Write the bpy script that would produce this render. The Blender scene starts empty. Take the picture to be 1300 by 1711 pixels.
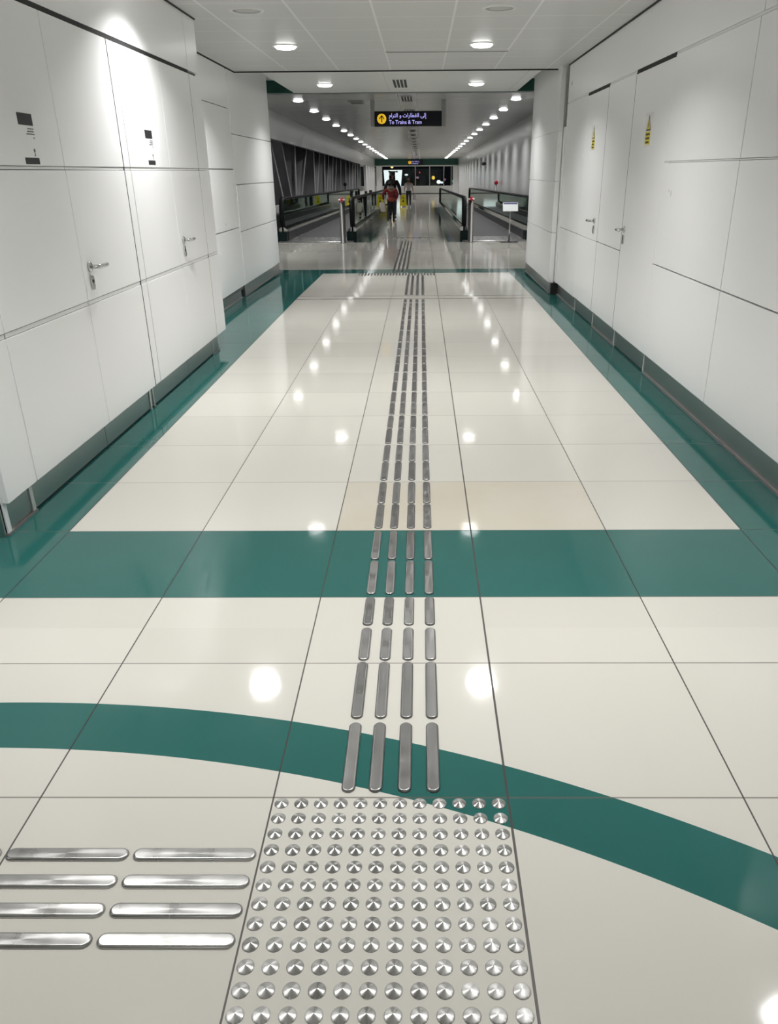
import bpy, bmesh, math, random
from mathutils import Vector, Matrix
random.seed(4)
D = bpy.data
SC = bpy.context.scene
COL = SC.collection

# ------------------------------------------------------------------ camera, world, exposure
CAM_R = Vector((0.999914739, 0.010698, -0.007380))
CAM_PITCH, CAM_YAW, CAM_ROLL, CAM_H = 0.429611, 0.010746, -0.007381, 1.4564846
F_PX, CX, CY = 1302.253, 692.3757, 883.504
cam = D.cameras.new('camera')
cam_ob = D.objects.new('camera', cam)
COL.objects.link(cam_ob)
cp, sp = math.cos(CAM_PITCH), math.sin(CAM_PITCH)
right, up, fwd = Vector((1, 0, 0)), Vector((0, sp, cp)), Vector((0, cp, -sp))
yaw = Matrix.Rotation(CAM_YAW, 3, 'Z')
right, up, fwd = yaw @ right, yaw @ up, yaw @ fwd
cr, sr = math.cos(CAM_ROLL), math.sin(CAM_ROLL)
right, up = cr * right + sr * up, -sr * right + cr * up
m3 = Matrix((right, up, -fwd)).transposed()
cam_ob.matrix_world = Matrix.Translation((0, 0, CAM_H)) @ m3.to_4x4()
cam.sensor_fit = 'HORIZONTAL'
cam.sensor_width = 36.0
cam.lens = 36.0 * F_PX / 1300.0
cam.shift_x = (650.0 - CX) / 1300.0
cam.shift_y = (CY - 855.5) / 1300.0
cam.clip_start, cam.clip_end = 0.05, 600
SC.camera = cam_ob

world = D.worlds.new('night')
SC.world = world
world.use_nodes = True
world.node_tree.nodes['Background'].inputs[0].default_value = (0.010, 0.011, 0.014, 1)
world.node_tree.nodes['Background'].inputs[1].default_value = 0.4

vs = SC.view_settings
vs.view_transform = 'Standard'
vs.look = 'None'
vs.gamma = 1.0
vs.use_curve_mapping = False
vs.exposure = 0.04
SC.cycles.use_denoising = True
SC.cycles.max_bounces = 8
SC.cycles.diffuse_bounces = 5
SC.cycles.glossy_bounces = 5
SC.cycles.transparent_max_bounces = 16
SC.cycles.sample_clamp_indirect = 5.0
SC.cycles.caustics_reflective = False
SC.cycles.caustics_refractive = False

LOBBY_W, TUNNEL_W, FAR_W = 20.0, 27.0, 65.0     # watts of the downlights
LENS_GLOW = 9.0

# the walkway bridge beyond the expansion joint falls by one per cent
SLOPE, Y_JOINT = 0.0101, 10.3
def dz(y):
    return -SLOPE * (y - Y_JOINT) if y > Y_JOINT else 0.0

# ------------------------------------------------------------------ materials
def nodes_of(name):
    m = D.materials.new(name)
    m.use_nodes = True
    nt = m.node_tree
    return m, nt, nt.nodes['Principled BSDF']

def mat(name, col, rough=0.5, metal=0.0, spec=0.5, bump=0.0, bscale=40.0, vary=0.0, vscale=3.0, emit=None, estr=0.0, coat=0.0):
    m, nt, b = nodes_of(name)
    b.inputs['Base Color'].default_value = (*col, 1)
    b.inputs['Roughness'].default_value = rough
    b.inputs['Metallic'].default_value = metal
    b.inputs['Specular IOR Level'].default_value = spec
    b.inputs['Coat Weight'].default_value = coat
    tc = nt.nodes.new('ShaderNodeTexCoord')
    if vary > 0:
        n = nt.nodes.new('ShaderNodeTexNoise')
        n.inputs['Scale'].default_value = vscale
        n.inputs['Detail'].default_value = 4
        nt.links.new(tc.outputs['Object'], n.inputs['Vector'])
        r = nt.nodes.new('ShaderNodeMapRange')
        r.inputs['To Min'].default_value = max(0.0, rough - vary)
        r.inputs['To Max'].default_value = min(1.0, rough + vary)
        nt.links.new(n.outputs['Fac'], r.inputs['Value'])
        nt.links.new(r.outputs[0], b.inputs['Roughness'])
    if bump > 0:
        n = nt.nodes.new('ShaderNodeTexNoise')
        n.inputs['Scale'].default_value = bscale
        nt.links.new(tc.outputs['Object'], n.inputs['Vector'])
        bp = nt.nodes.new('ShaderNodeBump')
        bp.inputs['Strength'].default_value = bump
        bp.inputs['Distance'].default_value = 0.01
        nt.links.new(n.outputs['Fac'], bp.inputs['Height'])
        nt.links.new(bp.outputs[0], b.inputs['Normal'])
    if emit:
        b.inputs['Emission Color'].default_value = (*emit, 1)
        b.inputs['Emission Strength'].default_value = estr
    return m

class Calc:
    """small helper for node maths"""
    def __init__(self, nt):
        self.nt = nt
    def __call__(self, op, a, b=None, c=None):
        n = self.nt.nodes.new('ShaderNodeMath')
        n.operation = op
        for i, v in enumerate((a, b, c)):
            if v is None:
                continue
            if isinstance(v, (int, float)):
                n.inputs[i].default_value = v
            else:
                self.nt.links.new(v, n.inputs[i])
        return n.outputs[0]
    def mix(self, fac, c1, c2):
        n = self.nt.nodes.new('ShaderNodeMix')
        n.data_type = 'RGBA'
        for i, v in ((0, fac), (6, c1), (7, c2)):
            if isinstance(v, tuple):
                n.inputs[i].default_value = (*v, 1)
            elif isinstance(v, (int, float)):
                n.inputs[i].default_value = v
            else:
                self.nt.links.new(v, n.inputs[i])
        return n.outputs[2]

X0 = -1.5823                                # left edge of the cream field
def floor_material():
    m, nt, b = nodes_of('polished_tiles')
    k = Calc(nt)
    tc = nt.nodes.new('ShaderNodeTexCoord')
    s = nt.nodes.new('ShaderNodeSeparateXYZ')
    nt.links.new(tc.outputs['Object'], s.inputs[0])
    x, y = s.outputs[0], s.outputs[1]
    AND = lambda *a: a[0] if len(a) == 1 else k('MULTIPLY', a[0], AND(*a[1:]))
    OR = lambda *a: a[0] if len(a) == 1 else k('MAXIMUM', a[0], OR(*a[1:]))
    GT = lambda a, v: k('GREATER_THAN', a, v)
    LT = lambda a, v: k('LESS_THAN', a, v)
    # teal inlays
    band = AND(GT(y, 2.561), LT(y, 3.161))
    sides = AND(GT(y, 2.561), LT(y, 13.75), OR(LT(x, X0), GT(x, X0 + 3.0)))
    endband = AND(GT(y, 13.14), LT(y, 13.75))
    strips = AND(GT(y, 20.1), LT(y, 47.5), OR(AND(GT(x, -1.75), LT(x, -1.23)), AND(GT(x, 0.64), LT(x, 1.2))))
    dx, dy = k('SUBTRACT', x, -1.208), k('SUBTRACT', y, -1.91)
    rad = k('SQRT', k('ADD', k('MULTIPLY', dx, dx), k('MULTIPLY', dy, dy)))
    arc = AND(GT(rad, 3.627), LT(rad, 3.832), LT(y, 2.3))
    teal = OR(band, sides, endband, strips, arc)
    # joints
    off = k('ADD', 1.527, k('ADD', k('MULTIPLY', GT(y, 2.344), 1.034), k('ADD', k('MULTIPLY', GT(y, 10.28), 10.579), k('MULTIPLY', GT(y, 13.4), 0.01))))
    xs, ys = k('SUBTRACT', x, X0), k('SUBTRACT', y, off)
    px, py = k('PINGPONG', xs, 0.3), k('PINGPONG', ys, 0.3)
    lx = LT(px, 0.0022)
    ly = LT(py, 0.0024)
    wide = LT(k('ABSOLUTE', k('SUBTRACT', x, 0.2177)), 0.0032)
    expj = OR(AND(GT(y, 10.13), LT(y, 10.165)), AND(GT(y, 10.40), LT(y, 10.42)), AND(GT(y, 20.05), LT(y, 20.1)))
    # tile to tile tone
    fx, fy = k('FLOOR', k('DIVIDE', xs, 0.6)), k('FLOOR', k('DIVIDE', ys, 0.6))
    cmb = nt.nodes.new('ShaderNodeCombineXYZ')
    nt.links.new(fx, cmb.inputs[0]); nt.links.new(fy, cmb.inputs[1]); nt.links.new(off, cmb.inputs[2])
    wn = nt.nodes.new('ShaderNodeTexWhiteNoise')
    nt.links.new(cmb.outputs[0], wn.inputs['Vector'])
    nz = nt.nodes.new('ShaderNodeTexNoise')
    nz.inputs['Scale'].default_value = 2.2
    nz.inputs['Detail'].default_value = 6
    nt.links.new(tc.outputs['Object'], nz.inputs['Vector'])
    cream = k.mix(wn.outputs['Value'], (0.605, 0.588, 0.535), (0.655, 0.638, 0.582))
    cream = k.mix(k('MULTIPLY', nz.outputs['Fac'], 0.25), cream, (0.575, 0.55, 0.49))
    stained = AND(GT(y, 3.165), LT(y, 3.757), GT(x, -0.38), LT(x, 0.815))
    cream = k.mix(k('MULTIPLY', stained, k('MULTIPLY', nz.outputs['Fac'], 1.1)), cream, (0.56, 0.50, 0.39))
    tealc = k.mix(nz.outputs['Fac'], (0.018, 0.112, 0.100), (0.024, 0.134, 0.120))
    colr = k.mix(teal, cream, tealc)
    colr = k.mix(k('MULTIPLY', ly, 0.75), colr, (0.075, 0.058, 0.045))
    colr = k.mix(k('MULTIPLY', OR(lx, wide, expj), 0.92), colr, (0.028, 0.024, 0.020))
    nt.links.new(colr, b.inputs['Base Color'])
    rr = nt.nodes.new('ShaderNodeMapRange')
    rr.inputs['To Min'].default_value = 0.05
    rr.inputs['To Max'].default_value = 0.085
    nt.links.new(nz.outputs['Fac'], rr.inputs['Value'])
    rgh = k('ADD', rr.outputs[0], k('MULTIPLY', OR(lx, ly, wide), 0.4))
    nt.links.new(rgh, b.inputs['Roughness'])
    b.inputs['Specular IOR Level'].default_value = 0.40
    nb = nt.nodes.new('ShaderNodeTexNoise')
    nb.inputs['Scale'].default_value = 7.0
    nt.links.new(tc.outputs['Object'], nb.inputs['Vector'])
    bp = nt.nodes.new('ShaderNodeBump')
    bp.inputs['Strength'].default_value = 0.035
    bp.inputs['Distance'].default_value = 0.01
    nt.links.new(nb.outputs['Fac'], bp.inputs['Height'])
    nt.links.new(bp.outputs[0], b.inputs['Normal'])
    return m

def seamed_material(name, base, seam, xo, xstep, yo, ystep, w, rough, metal=0.0, only_y=False):
    m, nt, b = nodes_of(name)
    k = Calc(nt)
    tc = nt.nodes.new('ShaderNodeTexCoord')
    s = nt.nodes.new('ShaderNodeSeparateXYZ')
    nt.links.new(tc.outputs['Object'], s.inputs[0])
    px = k('PINGPONG', k('SUBTRACT', s.outputs[0], xo), xstep / 2)
    py = k('PINGPONG', k('SUBTRACT', s.outputs[1], yo), ystep / 2)
    ln = k('LESS_THAN', py, w * 0.8)
    if not only_y:
        ln = k('MAXIMUM', k('LESS_THAN', px, w), ln)
    nt.links.new(k.mix(ln, base, seam), b.inputs['Base Color'])
    b.inputs['Roughness'].default_value = rough
    b.inputs['Metallic'].default_value = metal
    bp = nt.nodes.new('ShaderNodeBump')
    bp.inputs['Strength'].default_value = 0.4
    bp.inputs['Distance'].default_value = 0.004
    bp.invert = True
    nt.links.new(ln, bp.inputs['Height'])
    nt.links.new(bp.outputs[0], b.inputs['Normal'])
    return m

def brushed_material(name, col, rough, aniso, radial=False, axis='Y'):
    m, nt, b = nodes_of(name)
    k = Calc(nt)
    b.inputs['Metallic'].default_value = 1.0
    b.inputs['Anisotropic'].default_value = aniso
    tc = nt.nodes.new('ShaderNodeTexCoord')
    mp = nt.nodes.new('ShaderNodeMapping')
    nt.links.new(tc.outputs['Object'], mp.inputs['Vector'])
    info = nt.nodes.new('ShaderNodeObjectInfo')
    if radial:
        tg = nt.nodes.new('ShaderNodeTangent')
        tg.direction_type = 'RADIAL'
        tg.axis = 'Z'
        b.inputs['Anisotropic Rotation'].default_value = 0.25
        nt.links.new(tg.outputs[0], b.inputs['Tangent'])
        mp.inputs['Scale'].default_value = (8, 8, 8)
    else:
        mp.inputs['Scale'].default_value = (3, 22, 3)
    n = nt.nodes.new('ShaderNodeTexNoise')
    n.noise_dimensions = '4D'
    n.inputs['Scale'].default_value = 1.0
    n.inputs['Detail'].default_value = 1
    nt.links.new(mp.outputs[0], n.inputs['Vector'])
    nt.links.new(k('MULTIPLY', info.outputs['Random'], 50.0), n.inputs['W'])
    r = nt.nodes.new('ShaderNodeMapRange')
    r.inputs['From Min'].default_value = 0.3
    r.inputs['From Max'].default_value = 0.7
    r.inputs['To Min'].default_value = rough * 0.85
    r.inputs['To Max'].default_value = rough * 1.2
    nt.links.new(n.outputs['Fac'], r.inputs['Value'])
    nt.links.new(r.outputs[0], b.inputs['Roughness'])
    lo = tuple(c * 0.82 for c in col)
    hi = tuple(min(1, c * 1.12) for c in col)
    nt.links.new(k.mix(info.outputs['Random'], lo, hi), b.inputs['Base Color'])
    return m

def glass_material(name, tint, refl=0.5):
    m = D.materials.new(name)
    m.use_nodes = True
    nt = m.node_tree
    nt.nodes.clear()
    o = nt.nodes.new('ShaderNodeOutputMaterial')
    tr = nt.nodes.new('ShaderNodeBsdfTransparent')
    tr.inputs[0].default_value = (*tint, 1)
    gl = nt.nodes.new('ShaderNodeBsdfGlossy')
    gl.inputs['Roughness'].default_value = 0.02
    gl.inputs[0].default_value = (0.9, 1.0, 0.96, 1)
    fr = nt.nodes.new('ShaderNodeFresnel')
    fr.inputs[0].default_value = 1.0 + refl
    mx = nt.nodes.new('ShaderNodeMixShader')
    nt.links.new(fr.outputs[0], mx.inputs[0])
    nt.links.new(tr.outputs[0], mx.inputs[1])
    nt.links.new(gl.outputs[0], mx.inputs[2])
    nt.links.new(mx.outputs[0], o.inputs[0])
    return m

MAT = dict(
    floor=floor_material(),
    panel=mat('white_panel', (0.89, 0.89, 0.895), 0.30, vary=0.05, vscale=2),
    backing=mat('joint_shadow_grey', (0.22, 0.22, 0.215), 0.7),
    jointlight=mat('joint_strip', (0.80, 0.80, 0.80), 0.5),
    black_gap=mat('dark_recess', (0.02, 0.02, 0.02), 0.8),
    plinth=mat('mirror_steel', (0.60, 0.57, 0.565), 0.30, 1.0),
    ledge=mat('plinth_ledge', (0.20, 0.19, 0.185), 0.35),
    lobby_ceil=seamed_material('ceiling_tiles', (0.55, 0.55, 0.545), (0.74, 0.74, 0.73), -0.36, 0.622, 7.29, 0.6, 0.009, 0.35),
    raft=seamed_material('raft_panels', (0.62, 0.62, 0.61), (0.45, 0.45, 0.44), -0.47, 1.8, 12.1, 1.2, 0.005, 0.35),
    tunnel_ceil=seamed_material('metal_ceiling_panels', (0.34, 0.34, 0.34), (0.27, 0.27, 0.27), 0, 9, 18.9, 1.35, 0.012, 0.22, 0.0, True),
    soffit=mat('soffit_paint', (0.55, 0.55, 0.54), 0.5),
    teal=mat('teal_paint', (0.004, 0.060, 0.044), 0.35),
    tunnel_wall=seamed_material('glazed_wall_panels', (0.60, 0.60, 0.60), (0.48, 0.48, 0.48), 0, 9, 14, 2.7, 0.012, 0.22, 0.0, True),
    fascia=seamed_material('fascia_panels', (0.55, 0.55, 0.555), (0.40, 0.40, 0.40), 0, 9, 14, 2.7, 0.010, 0.30, 0.0, True),
    truss=mat('grey_steel_paint', (0.30, 0.30, 0.31), 0.45),
    night_glass=glass_material('night_glazing', (0.75, 0.80, 0.80), 0.45),
    rail_glass=glass_material('balustrade_glass', (0.76, 0.86, 0.81), 0.5),
    steel=mat('satin_steel', (0.56, 0.56, 0.55), 0.28, 1.0, vary=0.06, vscale=8),
    post=mat('dull_steel', (0.20, 0.196, 0.188), 0.45, 1.0),
    seam=mat('pale_seam_strip', (0.62, 0.62, 0.61), 0.35),
    polished=mat('polished_steel', (0.55, 0.55, 0.54), 0.04, 1.0),
    handle=mat('handle_steel', (0.62, 0.62, 0.61), 0.16, 1.0),
    rubber=mat('black_rubber', (0.008, 0.008, 0.009), 0.5, spec=0.15),
    belt=seamed_material('ribbed_pallets', (0.055, 0.056, 0.06), (0.02, 0.02, 0.02), 0, 0.05, 20, 0.4, 0.008, 0.55),
    skirt=mat('dark_skirt', (0.035, 0.037, 0.038), 0.35),
    cladding=mat('dark_green_cladding', (0.008, 0.020, 0.019), 0.08, 0.0, 0.12),
    stud=brushed_material('spun_steel', (0.53, 0.525, 0.51), 0.34, 0.9, True),
    bar=brushed_material('brushed_bar_steel', (0.33, 0.325, 0.32), 0.34, 0.4),
    gleam_bar=brushed_material('gleam_bar_steel', (0.50, 0.495, 0.485), 0.30, 0.4),  # copy of the bar steel, made paler to stand for reflected light
    lens=mat('lit_lens', (0.9, 0.9, 0.9), 0.4, emit=(1.0, 0.995, 0.98), estr=LENS_GLOW),
    lens_off=mat('unlit_lens', (0.46, 0.46, 0.45), 0.5),
    ring=mat('white_ring', (0.66, 0.66, 0.65), 0.35),
    vent=mat('vent_black', (0.012, 0.012, 0.012), 0.7),
    slat=mat('vent_slat', (0.58, 0.58, 0.57), 0.4),
    sign_black=mat('sign_face', (0.004, 0.004, 0.010), 0.25),
    sign_text=mat('lit_lettering', (0.5, 0.5, 0.9), 0.5, emit=(0.50, 0.45, 1.0), estr=0.85),
    sign_yellow=mat('lit_yellow', (0.9, 0.6, 0.05), 0.5, emit=(0.90, 0.52, 0.02), estr=0.62),
    grey_metal=mat('grey_bracket', (0.36, 0.36, 0.36), 0.4),
    print_black=mat('print_black', (0.012, 0.012, 0.013), 0.5),
    print_grey=mat('print_grey', (0.16, 0.16, 0.16), 0.6),
    label_white=mat('label_plate', (0.84, 0.84, 0.84), 0.25),
    label_yellow=mat('label_yellow', (0.72, 0.60, 0.03), 0.45),
    red=mat('red_button', (0.55, 0.015, 0.03), 0.35),
    white=mat('white_plastic', (0.82, 0.82, 0.82), 0.35),
    yellow=mat('yellow_plastic', (0.60, 0.50, 0.01), 0.40),
    blue=mat('dark_blue_print', (0.02, 0.02, 0.14), 0.5),
    paper=mat('pale_paper', (0.62, 0.66, 0.66), 0.4),
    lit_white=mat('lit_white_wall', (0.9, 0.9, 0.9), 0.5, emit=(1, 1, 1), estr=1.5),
    skin=mat('skin', (0.36, 0.20, 0.13), 0.5),
    hair=mat('black_hair', (0.010, 0.009, 0.009), 0.5),
    jacket=mat('black_cloth', (0.010, 0.010, 0.011), 0.8),
    denim=mat('dark_denim', (0.012, 0.016, 0.022), 0.8),
    redcloth=mat('red_cloth', (0.22, 0.018, 0.022), 0.8),
    rust=mat('rust_cloth', (0.30, 0.055, 0.030), 0.8),
    greycloth=mat('light_grey_cloth', (0.42, 0.39, 0.39), 0.85),
    scarf=mat('grey_scarf', (0.34, 0.33, 0.31), 0.9),
    shoe=mat('white_shoe', (0.70, 0.70, 0.70), 0.6),
    bag=mat('pale_bag', (0.58, 0.53, 0.47), 0.7),
    tan=mat('tan_bag', (0.42, 0.25, 0.16), 0.7),
)

# ------------------------------------------------------------------ mesh building
class MB:
    def __init__(self):
        self.v, self.f, self.mi, self.sm = [], [], [], []
        self.cur = 0
        self.smooth = False
    def face(self, idx):
        self.f.append(idx); self.mi.append(self.cur); self.sm.append(self.smooth)
    def add(self, vs, fs, smooth=None):
        o = len(self.v)
        self.v += [tuple(p) for p in vs]
        for f in fs:
            self.f.append([i + o for i in f]); self.mi.append(self.cur)
            self.sm.append(self.smooth if smooth is None else smooth)
        return self
    def box(self, a, b):
        (x0, y0, z0), (x1, y1, z1) = a, b
        x0, x1 = min(x0, x1), max(x0, x1); y0, y1 = min(y0, y1), max(y0, y1); z0, z1 = min(z0, z1), max(z0, z1)
        vs = [(x0, y0, z0), (x1, y0, z0), (x1, y1, z0), (x0, y1, z0), (x0, y0, z1), (x1, y0, z1), (x1, y1, z1), (x0, y1, z1)]
        return self.add(vs, [(0, 3, 2, 1), (4, 5, 6, 7), (0, 1, 5, 4), (1, 2, 6, 5), (2, 3, 7, 6), (3, 0, 4, 7)], False)
    def bbox(self, a, b, c=0.003):
        """box with chamfered edges"""
        bm = bmesh.new()
        bmesh.ops.create_cube(bm, size=1)
        for v in bm.verts:
            v.co = Vector([a[i] + (v.co[i] + 0.5) * (b[i] - a[i]) for i in range(3)])
        bmesh.ops.bevel(bm, geom=list(bm.edges), offset=c, segments=2, affect='EDGES', profile=0.6)
        bm.normal_update()
        self.from_bm(bm)
        return self
    def from_bm(self, bm, smooth=None):
        bm.verts.index_update()
        self.add([v.co[:] for v in bm.verts], [[v.index for v in f.verts] for f in bm.faces], smooth)
        bm.free()
    def lathe(self, prof, seg=24, axis='Z', c=(0, 0, 0), smooth=True):
        """profile of (radius, height)"""
        vs, fs = [], []
        n = len(prof)
        for i in range(seg):
            a = 2 * math.pi * i / seg
            for r, h in prof:
                p = (r * math.cos(a), r * math.sin(a), h)
                if axis == 'X': p = (h, p[0], p[1])
                if axis == 'Y': p = (p[1], h, p[0])
                vs.append((p[0] + c[0], p[1] + c[1], p[2] + c[2]))
        for i in range(seg):
            j = (i + 1) % seg
            for q in range(n - 1):
                fs.append((i * n + q, j * n + q, j * n + q + 1, i * n + q + 1))
        if prof[0][0] > 1e-6: fs.append([i * n for i in range(seg)][::-1])
        if prof[-1][0] > 1e-6: fs.append([i * n + n - 1 for i in range(seg)])
        return self.add(vs, fs, smooth)
    def tube(self, pts, r, seg=10, smooth=True):
        pts = [Vector(p) for p in pts]
        rs = r if isinstance(r, (list, tuple)) else [r] * len(pts)
        vs, fs = [], []
        t0 = (pts[1] - pts[0]).normalized()
        ref = Vector((0, 0, 1)) if abs(t0.z) < 0.9 else Vector((1, 0, 0))
        for i, p in enumerate(pts):
            t = (pts[min(i + 1, len(pts) - 1)] - pts[max(i - 1, 0)]).normalized()
            a = (ref - t * ref.dot(t)).normalized()
            ref = a
            b = t.cross(a)
            for q in range(seg):
                w = 2 * math.pi * q / seg
                vs.append(p + (a * math.cos(w) + b * math.sin(w)) * rs[i])
        for i in range(len(pts) - 1):
            for q in range(seg):
                w = (q + 1) % seg
                fs.append((i * seg + q, i * seg + w, (i + 1) * seg + w, (i + 1) * seg + q))
        fs.append(list(range(seg))[::-1]); fs.append([(len(pts) - 1) * seg + q for q in range(seg)])
        return self.add(vs, fs, smooth)
    def prism(self, poly, axis, lo, hi):
        """extrude a polygon; axis 'X': poly holds (y, z); 'Y': (x, z); 'Z': (x, y)"""
        n = len(poly)
        def at(p, h):
            return {'X': (h, p[0], p[1]), 'Y': (p[0], h, p[1]), 'Z': (p[0], p[1], h)}[axis]
        vs = [at(p, lo) for p in poly] + [at(p, hi) for p in poly]
        fs = [list(range(n)), list(range(n, 2 * n))[::-1]]
        for i in range(n):
            j = (i + 1) % n
            fs.append((i, i + n, j + n, j))
        return self.add(vs, fs, False)
    def build(self, name, m, parent=None, ramp=False, origin=None):
        """origin: world point taken as the object's own zero; ramp: follow the falling bridge deck"""
        vs = self.v
        if ramp:
            vs = [(x, y, z + dz(y)) for x, y, z in vs]
        if origin is not None:
            vs = [(x - origin[0], y - origin[1], z - origin[2]) for x, y, z in vs]
        me = D.meshes.new(name)
        me.from_pydata([tuple(p) for p in vs], [], self.f)
        ms = m if isinstance(m, (list, tuple)) else [m]
        for q in ms: me.materials.append(q)
        me.polygons.foreach_set('material_index', self.mi)
        me.polygons.foreach_set('use_smooth', self.sm)
        bm = bmesh.new(); bm.from_mesh(me)
        bmesh.ops.recalc_face_normals(bm, faces=bm.faces)
        bm.to_mesh(me); bm.free()
        me.update()
        o = D.objects.new(name, me)
        COL.objects.link(o)
        if parent is not None:
            o.parent = parent
        elif origin is not None:
            o.location = origin
        return o

def tag(o, label=None, cat=None, group=None, kind=None):
    if label: o['label'] = label
    if cat: o['category'] = cat
    if group: o['group'] = group
    if kind: o['kind'] = kind
    return o

def thing(name, loc, label, cat, group=None, rz=0.0):
    o = D.objects.new(name, None)
    o.empty_display_size = 0.1
    COL.objects.link(o)
    o.location = loc
    o.rotation_euler.z = rz
    return tag(o, label, cat, group)

def struct(o, label=None, cat=None):
    return tag(o, label, cat, None, 'structure')

ONES = 'first second third fourth fifth sixth seventh eighth ninth tenth eleventh twelfth thirteenth fourteenth fifteenth sixteenth seventeenth eighteenth nineteenth'.split()
def nth(i):
    if i <= 19: return ONES[i - 1]
    tens = {2: 'twenty', 3: 'thirty'}[i // 10]
    return tens[:-1] + 'ieth' if i % 10 == 0 else tens + '-' + ONES[i % 10 - 1]

# ------------------------------------------------------------------ setting: floor, ceilings
fl = MB()
ysf = [-6.5, Y_JOINT, 66.0, 104.0]
for a, b in zip(ysf[:-1], ysf[1:]):
    xl, xr = -7.0, 7.0
    z0, z1 = dz(a), dz(b)
    fl.add([(xl, a, z0), (xr, a, z0), (xr, b, z1), (xl, b, z1)], [(0, 1, 2, 3)])
    fl.add([(xl, a, z0 - .2), (xr, a, z0 - .2), (xr, b, z1 - .2), (xl, b, z1 - .2)], [(3, 2, 1, 0)])
struct(fl.build('floor', MAT['floor']), 'polished cream tile floor with teal bands', 'floor')

ZC = 2.57
mb = MB()
mb.box((-2.40, 3.05, ZC), (1.83, 10.85, ZC + 0.06))
mb.box((-7.0, -6.5, ZC), (7.0, 3.05, ZC + 0.06))
ceil = struct(mb.build('ceiling', MAT['lobby_ceil']), 'white square tile ceiling over the near passage', 'ceiling')
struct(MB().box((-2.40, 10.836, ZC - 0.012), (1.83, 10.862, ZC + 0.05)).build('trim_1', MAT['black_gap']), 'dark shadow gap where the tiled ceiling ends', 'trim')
struct(MB().box((-2.40, 10.86, 2.76), (1.83, 13.9, 2.82)).build('ceiling_soffit', MAT['soffit']), 'recessed soffit above the ceiling raft', 'ceiling')
struct(MB().box((-1.95, 10.98, ZC), (1.475, 13.68, ZC + 0.09)).build('ceiling_raft', MAT['raft']), 'pale dropped ceiling raft before the bridge', 'ceiling')
struct(MB().box((-1.95, 13.68, ZC - 0.004), (1.475, 13.70, ZC + 0.09)).build('trim_2', MAT['backing']), 'grey edge strip of the ceiling raft', 'trim')
struct(MB().box((-3.9, 13.9, 2.59), (3.1, 14.15, 3.2)).build('beam_near', MAT['teal']), 'teal beam over the near end of the bridge', 'beam')
ZT = 2.95
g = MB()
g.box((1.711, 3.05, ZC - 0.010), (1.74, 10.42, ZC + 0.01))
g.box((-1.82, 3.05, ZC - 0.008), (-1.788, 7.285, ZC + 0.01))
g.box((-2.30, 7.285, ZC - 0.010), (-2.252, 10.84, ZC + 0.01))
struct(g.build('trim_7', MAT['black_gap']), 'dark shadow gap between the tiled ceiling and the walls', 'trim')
struct(MB().box((-3.75, 14.1, ZT), (3.05, 68.0, ZT + 0.08)).build('ceiling_bridge', MAT['tunnel_ceil'], ramp=True), 'grey metal ceiling along the bridge', 'ceiling')
struct(MB().box((-7.0, 68.4, ZT), (7.0, 100.0, ZT + 0.08)).build('ceiling_far', MAT['soffit'], ramp=True), 'ceiling of the far landing', 'ceiling')

# ------------------------------------------------------------------ left wall with its two double doors
XL = -1.80
def wall_panel(mb, side, xf, y0, y1, z0, z1, t=0.03):
    x1 = xf - t * side
    mb.bbox((min(xf, x1), y0, z0), (max(xf, x1), y1, z1), 0.0025)

def panel_column(mb, side, xf, y0, y1, zs):
    for z0, z1 in zs:
        wall_panel(mb, side, xf, y0, y1, z0, z1)

ZS_L = [(0.152, 0.808), (0.832, 1.475), (1.493, 2.160)]
wl = MB()
wl.cur = 0
for y0, y1 in ((3.12, 3.395), (5.202, 5.305), (6.955, 7.28)):
    panel_column(wl, 1, XL, y0, y1, ZS_L)
for y0, y1 in ((3.12, 6.945), (6.953, 7.28)):
    wall_panel(wl, 1, XL, y0, y1, 2.185, 2.69)
wl.cur = 1
wl.box((-2.40, 3.13, 0.15), (XL - 0.032, 7.27, 2.69))
wl.cur = 2
for y0, y1 in ((3.12, 3.395), (5.202, 5.305), (6.955, 7.28)):
    wl.box((XL - 0.034, y0, 0.811), (XL - 0.004, y1, 0.829))
    wl.box((XL - 0.034, y0, 1.478), (XL - 0.004, y1, 1.4905))
wl.cur = 0
wl.box((-7.0, 3.12, 0.0), (XL - 0.031, 3.15, 2.60))           # return wall round the corner
wl.cur = 3
wl.box((XL - 0.031, 3.40, 2.160), (XL - 0.004, 6.95, 2.186))
wl.box((XL - 0.031, 5.190, 0.152), (XL - 0.0008, 5.202, 2.16))
wl.box((XL - 0.031, 6.946, 0.152), (XL - 0.0015, 6.954, 2.16))
struct(wl.build('wall_left', [MAT['panel'], MAT['backing'], MAT['jointlight'], MAT['black_gap']]), 'white panelled left wall that juts out beside the doors', 'wall')

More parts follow.
